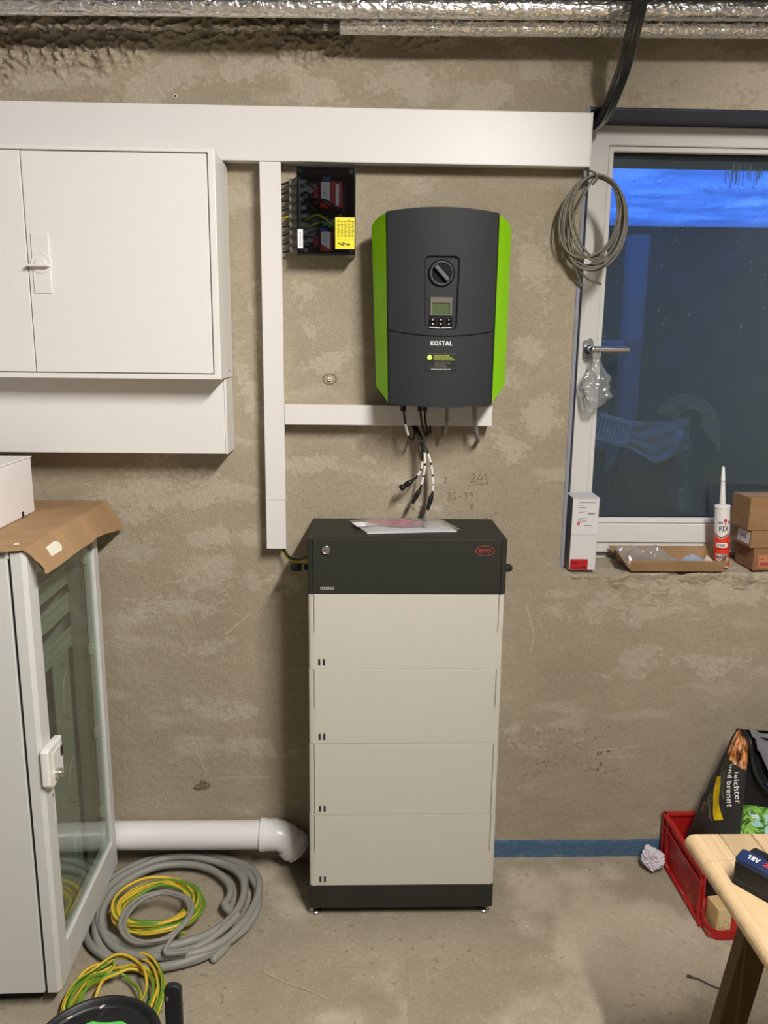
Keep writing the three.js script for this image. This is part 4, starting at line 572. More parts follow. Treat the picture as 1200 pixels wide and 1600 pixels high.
// ---------- bucket and bar in the front ----------
{
  const b = thing('bucket', 'black lidded plastic bucket with a green label at the bottom edge', 'bucket', [-0.665, 0, 1.02]);
  const bt = dataTex(512, 512, (u, v, c) => { const s = sstep(0.12, 0.4, fbm(u * 9, v * 9, 5, 2.2)) * 60 + n3(u * 80, v * 80) * 8; c[0] = 26 + s; c[1] = 26 + s; c[2] = 27 + s; }), bm = std(0xffffff, 0.45, { map: bt });
  meshOf('bucket_wall', new THREE.LatheGeometry([[0, 0.001], [0.108, 0.001], [0.112, 0.006], [0.13, 0.275], [0.127, 0.278]].map((q) => new THREE.Vector2(...q)), 64), softBlack, b);
  meshOf('lid', new THREE.LatheGeometry([[0, 0.283], [0.112, 0.283], [0.118, 0.29], [0.122, 0.3], [0.128, 0.302], [0.134, 0.297], [0.135, 0.27], [0.131, 0.268]].map((q) => new THREE.Vector2(...q)), 72), bm, b);
  const s = new THREE.Shape(); s.moveTo(-0.075, -0.03); s.bezierCurveTo(-0.075, 0.03, -0.05, 0.075, -0.028, 0.078); s.bezierCurveTo(-0.012, 0.074, 0.012, 0.074, 0.03, 0.078); s.bezierCurveTo(0.055, 0.072, 0.08, 0.03, 0.078, -0.03); s.bezierCurveTo(0.06, -0.09, -0.06, -0.09, -0.075, -0.03);
  const lab = new THREE.Group(); lab.name = 'lid_label'; b.add(lab);
  meshOf('label_sheet', new THREE.ExtrudeGeometry(s, { depth: 0.0008, bevelEnabled: false, curveSegments: 16 }).rotateX(-Math.PI / 2).translate(0, 0.2835, 0), std(new THREE.Color(0.11, 0.55, 0.10), 0.4), lab);
  for (const x of [-0.042, 0.045]) meshOf('blue_spot', cyl(0.024, 0.024, 0.0008, 32).scale(1, 1, 0.6).translate(x, 0.2848, -0.052), std(0x14386e, 0.4), lab);
  meshOf('white_mark', extrude([[0, 0], [0.006, 0.002], [0.012, 0], [0.006, -0.008]], 0.0006).rotateX(-Math.PI / 2).translate(-0.004, 0.2846, -0.05), std(0xe8ece4, 0.5), lab);
  for (const [x, z, q] of [[-0.08, -0.085, 0.4], [-0.02, -0.112, 0.9]]) meshOf('paint_fleck', rb(0.012, 0.0015, 0.005, 0.0006), std(0xd8d2c4, 0.7), b, [x, 0.2885, z], [0, q, 0]);
  const k = thing('handle_bar', 'flat black plastic bar with a rounded top standing beside the bucket', 'bar', [-0.552, 0, 0.83]);
  const pts = [[-0.0195, 0.004], [0.0195, 0.004], [0.0195, 0.255]]; for (let i = 0; i <= 10; i++) { const a = i / 10 * Math.PI; pts.push([Math.cos(a) * 0.0195, 0.258 + Math.sin(a) * 0.014]); } pts.push([-0.0195, 0.255]);
  meshOf('bar_body', extrude(pts, 0.016, 0.003).translate(0, 0, -0.008), std(0x202124, 0.5), k);
  meshOf('bar_foot', rb(0.08, 0.008, 0.08, 0.002), softBlack, k, [0, 0.004, 0]);
  meshOf('worn_spot', cyl(0.005, 0.005, 0.001, 20, 'z').scale(0.6, 1.3, 1), std(0x77726a, 0.7), k, [-0.012, 0.24, 0.0082]);
}

// ---------- table, trestle, power tool battery ----------
function bar(p, q, w, d, r = 0.002) { const a = V(...p), b = V(...q), L = a.distanceTo(b), g = rb(w, L, d, r); g.applyQuaternion(new THREE.Quaternion().setFromUnitVectors(V(0, 1, 0), b.clone().sub(a).normalize())); const m = a.add(b).multiplyScalar(0.5); g.translate(m.x, m.y, m.z); return g; }
const woodTex = dataTex(512, 512, (u, v, c) => { const g = fbm(u * 40, v * 3, 4, 1.1), k = Math.abs(n3(u * 14 + fbm(u * 3, v * 2, 2) * 3, v * 1.2)), s = g * 26 - k * 16 + n3(u * 260, v * 20) * 7; c[0] = 208 + s; c[1] = 186 + s; c[2] = 154 + s * 0.95; });
woodTex.repeat.set(4, 1.6);
{
  const t = thing('work_table', 'wooden work table top of glued strips with a rounded edge, lower right', 'table');
  const tints = [0xffffff, 0xf3e8da, 0xfff6e6, 0xe9dfcf].map((c) => std(c, 0.55, { map: woodTex })), r = rng(33);
  const Y0 = 0.705, Y1 = 0.74, Z0 = 0.972, Z1 = 1.95;
  let x = 0.53;
  for (let i = 0; i < 12; i++) {
    const w = i ? 0.066 : 0.068, cuts = i === 0 ? [Z0, 1.056, 1.55, Z1] : [Z0, Z0 + 0.25 + r() * 0.3, Z0 + 0.62 + r() * 0.2, Z1];
    for (let k = 0; k < 3; k++) {
      const a = cuts[k] + (k ? 0.0006 : 0), b = cuts[k + 1] - 0.0006; let g;
      if (i === 0) { const pts = [[x + w - 0.0006, Y0], [x + w - 0.0006, Y1]]; for (let q = 0; q <= 10; q++) { const an = Math.PI / 2 + q / 10 * Math.PI; pts.push([x + 0.0175 + Math.cos(an) * 0.0175, (Y0 + Y1) / 2 + Math.sin(an) * 0.0175]); } g = extrude(pts, b - a, 0.0006).translate(0, 0, a); } else g = span(x + 0.0006, x + w - 0.0006, Y0, Y1 - 0.0003 * (k % 2), a, b, 0.001, 1);
      meshOf('strip', boxUV(g), tints[Math.floor(r() * 4)], t);
    }
    x += w;
  }
  const s = thing('trestle', 'dark wooden trestle of splayed legs carrying the work table', 'trestle'), wd = std(0x7a6a4c, 0.7, { map: woodTex });
  const legs = [[[0.628, 0.66, 1.1], [0.528, 0.012, 1.1], 0.055, 0.03], [[0.662, 0.66, 1.18], [0.70, 0.012, 1.22], 0.085, 0.03], [[0.66, 0.66, 1.72], [0.34, 0.012, 1.76]], [[0.7, 0.66, 1.72], [1.02, 0.012, 1.76]]];
  for (const [p, q, w = 0.03, d = 0.06] of legs) meshOf('leg', boxUV(bar(p, q, w, d)), wd, s);
  meshOf('top_beam', boxUV(span(0.6, 0.72, 0.645, 0.705, 1.06, 1.8, 0.003)), wd, s);
  meshOf('brace', boxUV(bar([0.47, 0.34, 1.14], [0.53, 0.34, 1.73], 0.02, 0.05)), wd, s);
  const b = thing('tool_battery', 'black and blue power tool battery pack lying on the work table', 'battery pack', [0.624, 0.7402, 1.152], -0.95);
  meshOf('pack_body', rb(0.135, 0.046, 0.075, 0.008, 3).translate(0, 0.023, 0), black, b);
  meshOf('pack_base', rb(0.132, 0.012, 0.078, 0.004).translate(0, 0.008, 0), softBlack, b);
  meshOf('blue_cap', rb(0.133, 0.018, 0.03, 0.006, 3), std(0x1e2c52, 0.35), b, [0, 0.05, 0.022], [0.35, 0, 0]);
  meshOf('contact_shoe', rb(0.09, 0.022, 0.04, 0.005), black, b, [0.02, 0.054, -0.014]);
  meshOf('white_print', text('18V', 0.009).rotateX(-Math.PI / 2), std(0xe6e6ea, 0.5), b, [-0.038, 0.0595, 0.024], [0.35, 0, 0]);
  meshOf('red_print', text('2', 0.009).scale(1.6, 1, 1).rotateX(-Math.PI / 2), std(0xc33a3a, 0.5), b, [-0.015, 0.0595, 0.024], [0.35, 0, 0]);
  meshOf('pale_panel', rb(0.04, 0.001, 0.014, 0.0004), std(0xaab2c4, 0.4), b, [0.025, 0.0598, 0.024], [0.35, 0, 0]);
}

// ---------- red crate, wood block, charcoal sack, paper ball ----------
{
  const t = thing('storage_crate', 'worn red plastic crate with a low front standing against the wall', 'crate');
  const rt = dataTex(512, 512, (u, v, c) => { const w = sstep(0.1, 0.2, fbm(u * 5, v * 9, 4, 8.8)) * 0.6, d = fbm(u * 14, v * 14, 3) * 20, s = n3(u * 150, v * 150) * 8; c[0] = lerp(172, 168, w) + d + s; c[1] = lerp(20, 132, w) + d * 0.6 + s; c[2] = lerp(20, 112, w) + d * 0.6 + s; });
  rt.repeat.set(2.2, 2.2); const rm = std(0xffffff, 0.5, { map: rt }), rc = std(new THREE.Color(0.42, 0.012, 0.012), 0.42);
  const X0 = 0.898, X1 = 1.46, Z0 = 0.015, Z1 = 0.398;
  meshOf('left_wall', boxUV(extrude([[-Z0, 0.004], [-0.365, 0.004], [-0.365, 0.034], [-0.348, 0.04], [-0.338, 0.075], [-0.33, 0.172], [-Z0, 0.172]], 0.006, 0.001).rotateY(Math.PI / 2).translate(X0 + 0.004, 0, 0)), rm, t);
  meshOf('right_wall', boxUV(span(X1 - 0.006, X1, 0.004, 0.172, Z0, 0.33, 0.002)), rm, t);
  meshOf('rear_wall', boxUV(span(X0 + 0.004, X1, 0.004, 0.172, Z0, Z0 + 0.007, 0.002)), rc, t);
  meshOf('crate_floor', boxUV(span(X0 + 0.004, X1, 0.002, 0.009, Z0, 0.385, 0.002)), rc, t);
  meshOf('front_lip', boxUV(sheet((u, v) => { const a = u < 0.3 ? u / 0.3 : 1, q = a * Math.PI / 2; const x = u < 0.3 ? 0.935 - Math.cos(q) * 0.033 : lerp(0.935, X1, (u - 0.3) / 0.7), z = u < 0.3 ? 0.362 + Math.sin(q) * 0.036 : Z1; return [x, 0.003 + v * 0.028, z]; }, 40, 2, 0.006)), rm, t);
  for (const [a, b] of [[X0 - 0.004, X0 + 0.012], [X1 - 0.012, X1 + 0.004]]) meshOf('rim', boxUV(span(a, b, 0.166, 0.176, Z0 - 0.004, 0.332, 0.002)), rc, t);
  meshOf('rim', boxUV(span(X0, X1, 0.166, 0.176, Z0 - 0.006, Z0 + 0.012, 0.002)), rc, t);
  meshOf('rim', boxUV(span(X0 - 0.003, X0 + 0.006, 0.132, 0.14, Z0, 0.33, 0.002)), rc, t);
  meshOf('foot_flange', boxUV(span(X0 - 0.004, X0 + 0.008, 0.003, 0.018, Z0, 0.345, 0.002)), rm, t);
  for (const z of [0.02, 0.06, 0.318]) meshOf('rib', span(X0 - 0.003, X0 + 0.006, 0.01, 0.168, z, z + 0.008, 0.002), rc, t);
  const w = thing('wood_block', 'short pale timber offcut standing in the front of the red crate', 'wood block', [0.943, 0.0095, 0.357], 0.12);
  const end = dataTex(128, 128, (u, v, c) => { const k = sstep(0.25, 0.4, Math.abs(n3(u * 9, v * 9, 3))) * sstep(0.75, 0.3, v); const s = n3(u * 60, v * 60) * 12; c[0] = lerp(222, 120, k * 0.8) + s; c[1] = lerp(200, 100, k * 0.8) + s; c[2] = lerp(150, 70, k * 0.8) + s; });
  meshOf('block_body', boxUV(rb(0.046, 0.088, 0.062, 0.003).translate(0, 0.044, 0)), std(0xfff0d0, 0.65, { map: woodTex }), w);
  meshOf('printed_end', new THREE.BoxGeometry(0.04, 0.08, 0.0006).translate(0, 0.044, 0.0313), std(0xffffff, 0.7, { map: end }), w);
  const sw = thing('switch_plate', 'small white plate lying in the rear of the red crate', 'plate', [0.975, 0.125, 0.09], 0.4); meshOf('plate_body', rb(0.07, 0.07, 0.012, 0.002), std(0xcfcac0, 0.5), sw); meshOf('plate_hole', cyl(0.005, 0.005, 0.002, 16, 'z'), black, sw, [0.012, 0.02, 0.006]);
  sw.position.y = 0.0445; sw.position.x = 0.94;
}
{
  const s = thing('charcoal_sack', 'black charcoal sack with fire, leaf and yellow prints standing in the crate', 'sack');
  const faceTex = canvasTex(512, 1024, (g, w, h) => {
    g.fillStyle = '#2b2a29'; g.fillRect(0, 0, w, h); g.scale(1, 0.58); const r = rng(9);
    g.fillStyle = '#3a1a0c'; g.fillRect(0, 0, w, 330);
    for (let i = 0; i < 260; i++) { const x = r() * w, y = r() * 330, q = 12 + r() * 40, k = r(); g.globalAlpha = 0.5; g.fillStyle = k < 0.3 ? '#e88a30' : k < 0.55 ? '#f6cf8c' : k < 0.8 ? '#5a2410' : '#f2b9a0'; g.beginPath(); g.ellipse(x, y, q, q * (0.4 + r() * 0.5), r() * 3, 0, 7); g.fill(); }
    g.globalAlpha = 1; g.fillStyle = '#2b2a29'; g.beginPath(); g.moveTo(0, 300); g.lineTo(w, 345); g.lineTo(w, 2 * h); g.lineTo(0, 2 * h); g.fill();
    g.fillStyle = '#efece6'; g.font = 'bold 84px sans-serif'; g.save(); g.translate(330, 390); g.rotate(1.25); g.fillText('leichter', 0, 0, 340); g.restore(); g.save(); g.translate(210, 345); g.rotate(1.25); g.fillText('und brennt', 0, 0, 430); g.restore();
    g.fillStyle = '#8f8c84'; for (let i = 0; i < 4; i++) { g.save(); g.translate(160 - i * 26 + (i > 1 ? -10 : 0), 420 + i * 30); g.rotate(1.12); g.fillRect(0, 0, 300 - (i % 2) * 60, 7); g.restore(); }
    g.save(); g.translate(75, 545); g.rotate(1.0); g.fillStyle = '#e9c90a'; g.fillRect(0, -30, 430, 112); g.fillStyle = '#7a6800'; for (let i = 0; i < 4; i++) g.fillRect(18, -12 + i * 22, 350 - (i % 2) * 40, 5); g.restore();
    g.strokeStyle = '#a8a49c'; g.lineWidth = 6; g.beginPath(); g.arc(70, 800, 34, 0, 5.5); g.stroke(); g.beginPath(); for (let i = 0; i < 6; i++) { g.moveTo(60 + i * 20, 840 + i * 22); g.lineTo(110 + i * 22, 850 + i * 24); } g.stroke();
    for (let i = 0; i < 8; i++) { g.fillStyle = '#8a5a48'; g.fillRect(0, 880 + i * 16, 20 + r() * 40, 12); }
  });
  const leafTex = canvasTex(512, 512, (g, w, h) => {
    g.fillStyle = '#3d6e24'; g.fillRect(0, 0, w, h); const r = rng(17);
    for (let i = 0; i < 700; i++) { const x = r() * w, y = r() * h, q = 14 + r() * 22; g.fillStyle = ['#58922e', '#79b13c', '#2e5a1c', '#8fc04c', '#9fd4d6'][Math.floor(r() * 5)]; g.save(); g.translate(x, y); g.rotate(r() * 6.3); g.beginPath(); g.moveTo(-q, 0); g.quadraticCurveTo(0, -q * 0.8, q, 0); g.quadraticCurveTo(0, q * 0.8, -q, 0); g.fill(); g.strokeStyle = '#b9d890'; g.lineWidth = 2; g.beginPath(); g.moveTo(-q, 0); g.lineTo(q, 0); g.stroke(); g.restore(); }
    g.fillStyle = '#a8d8dc'; g.beginPath(); g.ellipse(130, 110, 36, 34, 0.5, 0, 7); g.fill(); g.fillStyle = '#eef2ee'; g.fillRect(40, 40, 26, 6); g.fillRect(44, 50, 20, 6);
  });
  const q = (A, B, C, D, bulge, n, nx, seed) => sheet((u, v) => { const l = (a, b, t) => a.map((k, i) => k + (b[i] - k) * t), p = l(l(A, B, u), l(D, C, u), v), b = bulge * Math.sin(Math.PI * u) * Math.sin(Math.PI * Math.min(1, v * 0.9 + 0.1)) + 0.007 * n3(u * 5, v * 7, seed); return [p[0] + nx[0] * b, p[1], p[2] + nx[1] * b]; }, n, n, 0.0015);
  const A = [0.922, 0.012, 0.085], B = [1.01, 0.012, 0.315], C = [1.076, 0.535, 0.175], D = [1.064, 0.535, 0.12], E = [1.42, 0.012, 0.29], F = [1.42, 0.5, 0.16], G = [1.42, 0.012, 0.06], Hh = [1.42, 0.5, 0.12];
  meshOf('printed_gusset', q(A, B, C, D, 0.028, 30, [-0.88, 0.45], 1), std(0xffffff, 0.42, { map: faceTex }), s);
  const l = (a, b, t) => a.map((k, i) => k + (b[i] - k) * t), BC = l(B, C, 0.62), EF = l(E, F, 0.58);
  meshOf('leaf_print_front', q(B, E, EF, BC, 0.04, 24, [0.15, 1], 2), std(0xffffff, 0.42, { map: leafTex }), s);
  meshOf('black_front_top', q(BC, EF, F, C, 0.018, 24, [0.1, 1], 3), std(0x141414, 0.35), s);
  meshOf('sack_back', q([0.93, 0.012, 0.05].map((k, i) => [G[0], G[1], G[2]][i]), [0.95, 0.012, 0.06], D, Hh, 0.01, 16, [0, -1], 4), std(0x161616, 0.45), s);
  meshOf('sack_corner', q([0.95, 0.012, 0.06], A, D, D, 0.012, 16, [-1, -0.3], 5), std(0x2b2a29, 0.45), s);
  const greyF = std(0x77757a, 0.35);
  meshOf('grey_fold', sheet((u, v) => [lerp(1.082, 1.3, u), 0.548 - 0.05 * u - v * (0.03 + 0.15 * u) + 0.012 * n3(u * 4, v * 3), 0.15 + 0.06 * v + 0.02 * Math.sin(v * 3)], 24, 16, 0.002), greyF, s);
  meshOf('grey_fold', sheet((u, v) => { const y = lerp(0.53, 0.42, v); return [1.084 + 0.045 * v + u * (0.012 + 0.075 * Math.sin(v * Math.PI) * 0.9), y, 0.195 + 0.05 * v + 0.012 * Math.sin(u * 5)]; }, 10, 24, 0.002), greyF, s);
  meshOf('black_rim', cable([[1.07, 0.54, 0.15], [1.074, 0.525, 0.185], [1.078, 0.47, 0.205], [1.085, 0.43, 0.225], [1.11, 0.395, 0.245], [1.2, 0.35, 0.27]], 0.007, 40, 10), black, s);
  meshOf('blue_tag', rb(0.008, 0.009, 0.003, 0.001), std(0x2447c8, 0.4), s, [1.108, 0.418, 0.252]);
  const ball = thing('paper_ball', 'crumpled white paper ball on the floor beside the red crate', 'paper', [0.848, 0.042, 0.075]);
  const ig = new THREE.IcosahedronGeometry(0.045, 12), p = ig.attributes.position, v = V(0, 0, 0), pr = rng(77), cuts = [];
  for (let i = 0; i < 34; i++) { const a = pr() * 6.283, z = pr() * 2 - 1, q = Math.sqrt(1 - z * z); cuts.push([V(q * Math.cos(a), z, q * Math.sin(a)), 0.031 + pr() * 0.009]); }
  for (let i = 0; i < p.count; i++) { v.fromBufferAttribute(p, i); const d = v.clone().normalize(); let R = 0.048; for (const [n, k] of cuts) { const t = n.dot(d); if (t > 0.2) R = Math.min(R, k / t); } R *= 1 + 0.12 * n3(d.x * 5, d.y * 5, d.z * 5) - 0.16 * Math.max(0, 0.12 - Math.abs(n3(d.x * 3.4, d.y * 3.4 + 5, d.z * 3.4))) / 0.12; R *= 1 - 0.5 * Math.max(0, 0.1 - Math.abs(n3(d.x * 2.2 + 4, d.y * 2.2, d.z * 2.2))) / 0.1 * 0.35; if (d.x > 0.5) R *= 1 + 0.5 * (d.x - 0.5); v.copy(d).multiplyScalar(R); v.y = Math.max(-0.0405, v.y * 1.02); p.setXYZ(i, v.x, v.y, v.z); }
  meshOf('paper', toCreasedNormals(ig, 0.35), std(0xd6cfd8, 0.8), ball);
}

// ---------- things on the window sill ----------
{
  const print = canvasTex(256, 320, (g, w, h) => { g.fillStyle = '#dddadb'; g.fillRect(0, 0, w, h); g.fillStyle = '#444'; g.font = 'bold 18px sans-serif'; g.fillText('UEBERSPANNUNGSSCHUTZ', 60, 30, 170); g.fillStyle = '#777'; for (const [y, n] of [[52, 44], [72, 80], [84, 66], [104, 78], [116, 50], [172, 90], [184, 40], [196, 84]]) g.fillRect(56, y, n, 5); g.fillStyle = '#333'; for (let i = 0; i < 14; i++) g.fillRect(152 + i * 5, 118, 1 + (i * 7) % 4, 20); g.fillRect(120, 238, 80, 6); g.fillStyle = '#c2182c'; g.beginPath(); g.arc(62, 222, 16, 0, 7); g.fill(); g.fillStyle = '#fff'; g.font = 'bold 20px sans-serif'; g.fillText('F', 57, 229); });
  const cw = std(new THREE.Color(0.70, 0.68, 0.675), 0.55);
  const a = thing('small_carton', 'white carton with a red label standing on the sill, under the printed one', 'carton', [0.572, 1.0175, -0.047]);
  meshOf('carton_body', rb(0.083, 0.112, 0.09, 0.0015).translate(0, 0.056, 0), cw, a);
  const red = canvasTex(128, 80, (g, w, h) => { g.fillStyle = '#b00d18'; g.fillRect(0, 0, w, h); g.fillStyle = '#6d0008'; g.fillRect(6, 26, 42, 10); g.fillRect(80, 56, 40, 10); g.fillStyle = '#c43c44'; g.fillRect(8, 10, 100, 3); g.fillRect(8, 44, 110, 3); });
  meshOf('red_label', sticker(0.056, 0.034), std(0xffffff, 0.5, { map: red }), a, [-0.011, 0.0185, 0.0453]);
  const b = thing('small_carton', 'white carton with printed text and a red dot, stacked topmost by the frame', 'carton', [0.573, 1.1297, -0.046], -0.02);
  meshOf('carton_body', rb(0.083, 0.119, 0.09, 0.0015).translate(0, 0.0595, 0), cw, b);
  meshOf('printed_face', sticker(0.08, 0.11), std(0xffffff, 0.55, { map: print }), b, [0, 0.06, 0.0453]);
  meshOf('top_flap', rb(0.085, 0.002, 0.092, 0.0006), cw, b, [0, 0.1205, 0.001], [0.015, 0, 0]);

  const t = thing('cardboard_tray', 'shallow open brown cardboard tray on the window sill', 'tray', [0.87, 1.018, -0.058]), W = 0.145, D = 0.072;
  meshOf('tray_floor', boxUV(rb(2 * W, 0.003, 2 * D, 0.001).translate(0, 0.0015, 0)), kraft, t);
  const wall = (f) => boxUV(sheet(f, 14, 4, 0.003));
  meshOf('tray_wall', wall((u, v) => [lerp(-W - v * 0.01, W + v * 0.012, u), 0.001 + v * (0.036 - 0.003 * n3(u * 4, 1)), D + v * 0.012]), kraft, t);
  meshOf('tray_wall', wall((u, v) => [lerp(W + v * 0.02, -W - v * 0.03, u), 0.001 + v * 0.045, -D - v * 0.008]), kraft, t);
  meshOf('tray_wall', wall((u, v) => [-W - v * 0.03 * u - v * 0.01, 0.001 + v * lerp(0.05, 0.036, 1 - u) , lerp(-D, D, 1 - u) * -1]).scale(1, 1, 1), kraft, t);
  meshOf('tray_wall', wall((u, v) => [W + v * (0.012 + 0.02 * Math.sin(u * 3)), 0.001 + v * 0.044, lerp(D, -D, u)]), kraft, t);
  const pb = thing('plastic_bag', 'crumpled clear plastic bag lying in the cardboard tray', 'bag', [0.845, 1.022, -0.055]);
  meshOf('film', sheet((u, v) => { const x = lerp(-0.15, 0.075, u), e = Math.sin(Math.PI * Math.min(1, u * 1.1)) ** 0.6, z = lerp(0.05, -0.055, v) * (0.35 + 0.65 * e); return [x, 0.004 + (0.045 * e * Math.sin(Math.PI * v) + 0.03 * (1 - u) * Math.sin(Math.PI * v)) * (0.8 + 0.7 * n3(u * 4, v * 3, 2)) + 0.012 * Math.abs(n3(u * 14, v * 10)) + (u < 0.15 ? 0.03 * (0.15 - u) / 0.15 : 0), z]; }, 60, 40, 0.0004), plasticFilm, pb);
  const pb2 = thing('plastic_bag', 'small bluish plastic bag of fittings at the middle of the cardboard tray', 'bag', [0.935, 1.022, -0.03]);
  meshOf('film', sheet((u, v) => [lerp(-0.045, 0.055, u), 0.003 + Math.sin(Math.PI * u) * Math.sin(Math.PI * v) * 0.036 * (0.9 + 0.6 * n3(u * 4, v * 4, 5)) + 0.008 * Math.abs(n3(u * 12, v * 9, 3)), lerp(0.035, -0.045, v)], 40, 30, 0.0004), phys({ color: 0xdfe9f2, roughness: 0.15, transmission: 0.7, thickness: 0 }), pb2);
  const R = rng(8); for (let i = 0; i < 5; i++) { const f = thing('fitting', 'small shiny metal fitting among the scraps in the cardboard tray', 'fitting', [0.935 + R() * 0.06, 1.0265, -0.055 + R() * 0.05], R() * 3, 'small metal fittings in the tray'); meshOf('fitting_body', mergeGeometries([cyl(0.0045, 0.0045, 0.022, 12, 'x'), cyl(0.0068, 0.0068, 0.006, 6, 'x').translate(0.012, 0, 0)]), steel, f); }
  const fl = thing('paper_scrap', 'folded pinkish paper scrap in the right part of the cardboard tray', 'paper', [0.995, 1.022, -0.035], 0.4);
  meshOf('scrap', sheet((u, v) => [lerp(-0.02, 0.02, u), 0.002 + 0.028 * (1 - Math.abs(u * 2 - 1)) * (0.7 + 0.5 * v), lerp(0.014, -0.014, v)], 12, 4, 0.0008), std(0xcdb9b0, 0.8), fl);

  // sealant cartridge
  const c = thing('sealant_cartridge', 'white and orange sealant cartridge with a long nozzle leaning upright on the sill', 'cartridge', [1.0395, 1.0185, -0.045]);
  c.rotation.z = 0.078;
  const lab = canvasTex(1024, 512, (g, w, h) => {
    g.fillStyle = '#e3e0dd'; g.fillRect(0, 0, w, h); const F = 256; g.translate(F, 0); g.scale(2.3, 1); g.translate(-F, 0);           // the front of the print lies at a quarter of the way round
    g.fillStyle = '#e5381c'; g.beginPath(); g.moveTo(0, 300); g.lineTo(F - 128, 220); g.lineTo(F - 40, 268); g.lineTo(F + 128, 190); g.lineTo(w, 230); g.lineTo(w, h); g.lineTo(0, h); g.fill();
    g.strokeStyle = '#1b1b1b'; g.lineWidth = 9; g.beginPath(); g.moveTo(F - 110, 218); g.lineTo(F - 40, 256); g.lineTo(F + 126, 180); g.stroke();
    g.fillStyle = '#c4304c'; g.fillRect(F - 5, 104, 10, 40); g.beginPath(); g.arc(F, 104, 16, 0, 7); g.fill(); g.fillStyle = '#8a8a8a'; g.fillRect(F - 70, 112, 46, 20); g.fillRect(F + 22, 108, 40, 24);
    g.fillStyle = '#1d1d1f'; g.font = 'bold 60px sans-serif'; g.fillText('FIX', F - 62, 196, 110);
    g.fillStyle = '#f3f1ee'; g.beginPath(); g.roundRect(F - 90, 300, 118, 42, 20); g.fill(); g.fillStyle = '#1d1d1f'; g.font = 'bold 34px sans-serif'; g.fillText('H500', F - 78, 333, 96);
    g.fillStyle = '#8c1408'; g.fillRect(F - 80, 350, 120, 9);
    g.font = 'bold 40px sans-serif'; g.lineWidth = 7; g.strokeStyle = '#20304a'; g.fillStyle = '#f3f1ee'; for (const [s, y] of [['PRESS', 424], ['MONTAGE', 462]]) { g.strokeText(s, F - 90, y, 150); g.fillText(s, F - 90, y, 150); }
  });
  const lathe = (q, n = 48) => new THREE.LatheGeometry(q.map((k) => new THREE.Vector2(...k)), n);
  meshOf('base_cap', lathe([[0, 0], [0.022, 0], [0.0235, 0.003], [0.0235, 0.006]]), std(0xdedbd6, 0.4), c);
  meshOf('printed_barrel', new THREE.CylinderGeometry(0.0235, 0.0235, 0.19, 48, 1, true, -Math.PI / 2).translate(0, 0.101, 0), std(0xffffff, 0.38, { map: lab }), c);
  meshOf('shoulder', lathe([[0.0235, 0.195], [0.0245, 0.197], [0.0245, 0.202], [0.022, 0.205], [0.009, 0.207], [0, 0.207]]), std(0xdedbd6, 0.4), c);
  meshOf('nozzle', lathe([[0, 0.204], [0.0092, 0.206], [0.0088, 0.225], [0.0062, 0.282], [0, 0.283]]), std(0xe6e3df, 0.4), c);
  meshOf('nozzle_cap', lathe([[0, 0.281], [0.0068, 0.281], [0.0066, 0.286], [0.0048, 0.32], [0.0035, 0.327], [0, 0.329]]), std(0xf4f2ef, 0.4), c);
  // brown boxes
  const bk = std(0xe9e0d6, 0.85, { map: kraft.map }), bd = std(0xd8c6ba, 0.85, { map: kraft.map });
  const box = (label, x, y, h, mat, rot) => { const q = thing('brown_box', label, 'box', [x + 0.125, y, -0.062], rot); meshOf('box_body', boxUV(rb(0.25, h, 0.115, 0.002).translate(0, h / 2, 0)), mat, q); meshOf('tape', rb(0.251, 0.0006, 0.03, 0.0002), std(0xa8845c, 0.4), q, [0, h + 0.0002, 0]); return q; };
  const b1 = box('brown box with red print on the sill, lowest of the stack', 1.119, 1.0175, 0.073, bd, 0.02);
  const rp = canvasTex(256, 96, (g, w, h) => { g.fillStyle = '#b5835f'; g.fillRect(0, 0, w, h); g.strokeStyle = '#a83a34'; g.lineWidth = 4; g.strokeRect(8, 8, w - 16, h - 16); g.fillStyle = '#a83a34'; g.font = 'bold 30px sans-serif'; g.fillText('FRAGILE', 60, 42); g.fillRect(18, 56, 130, 22); g.fillRect(18, 24, 26, 12); });
  meshOf('red_print', sticker(0.11, 0.042), std(0xffffff, 0.8, { map: rp }), b1, [-0.055, 0.03, 0.0576]);
  const b2 = box('flat brown box with a white label, middle of the stack on the sill', 1.104, 1.0912, 0.056, bk, 0.02);
  const wl = canvasTex(160, 128, (g, w, h) => { g.fillStyle = '#d6d3da'; g.fillRect(0, 0, w, h); g.fillStyle = '#56545c'; g.fillRect(40, 44, 70, 8); g.fillRect(36, 60, 84, 8); g.fillRect(84, 78, 40, 8); g.fillRect(30, 106, 34, 6); g.fillStyle = '#3f8b6a'; g.beginPath(); g.moveTo(4, 4); g.lineTo(24, 4); g.lineTo(4, 24); g.fill(); });
  meshOf('white_label', new THREE.BoxGeometry(0.0006, 0.04, 0.075), std(0xffffff, 0.6, { map: wl }), b2, [-0.1253, 0.03, 0.01]);
  box('plain brown box, topmost of the stack on the sill', 1.09, 1.1487, 0.104, bk, 0.03);
}
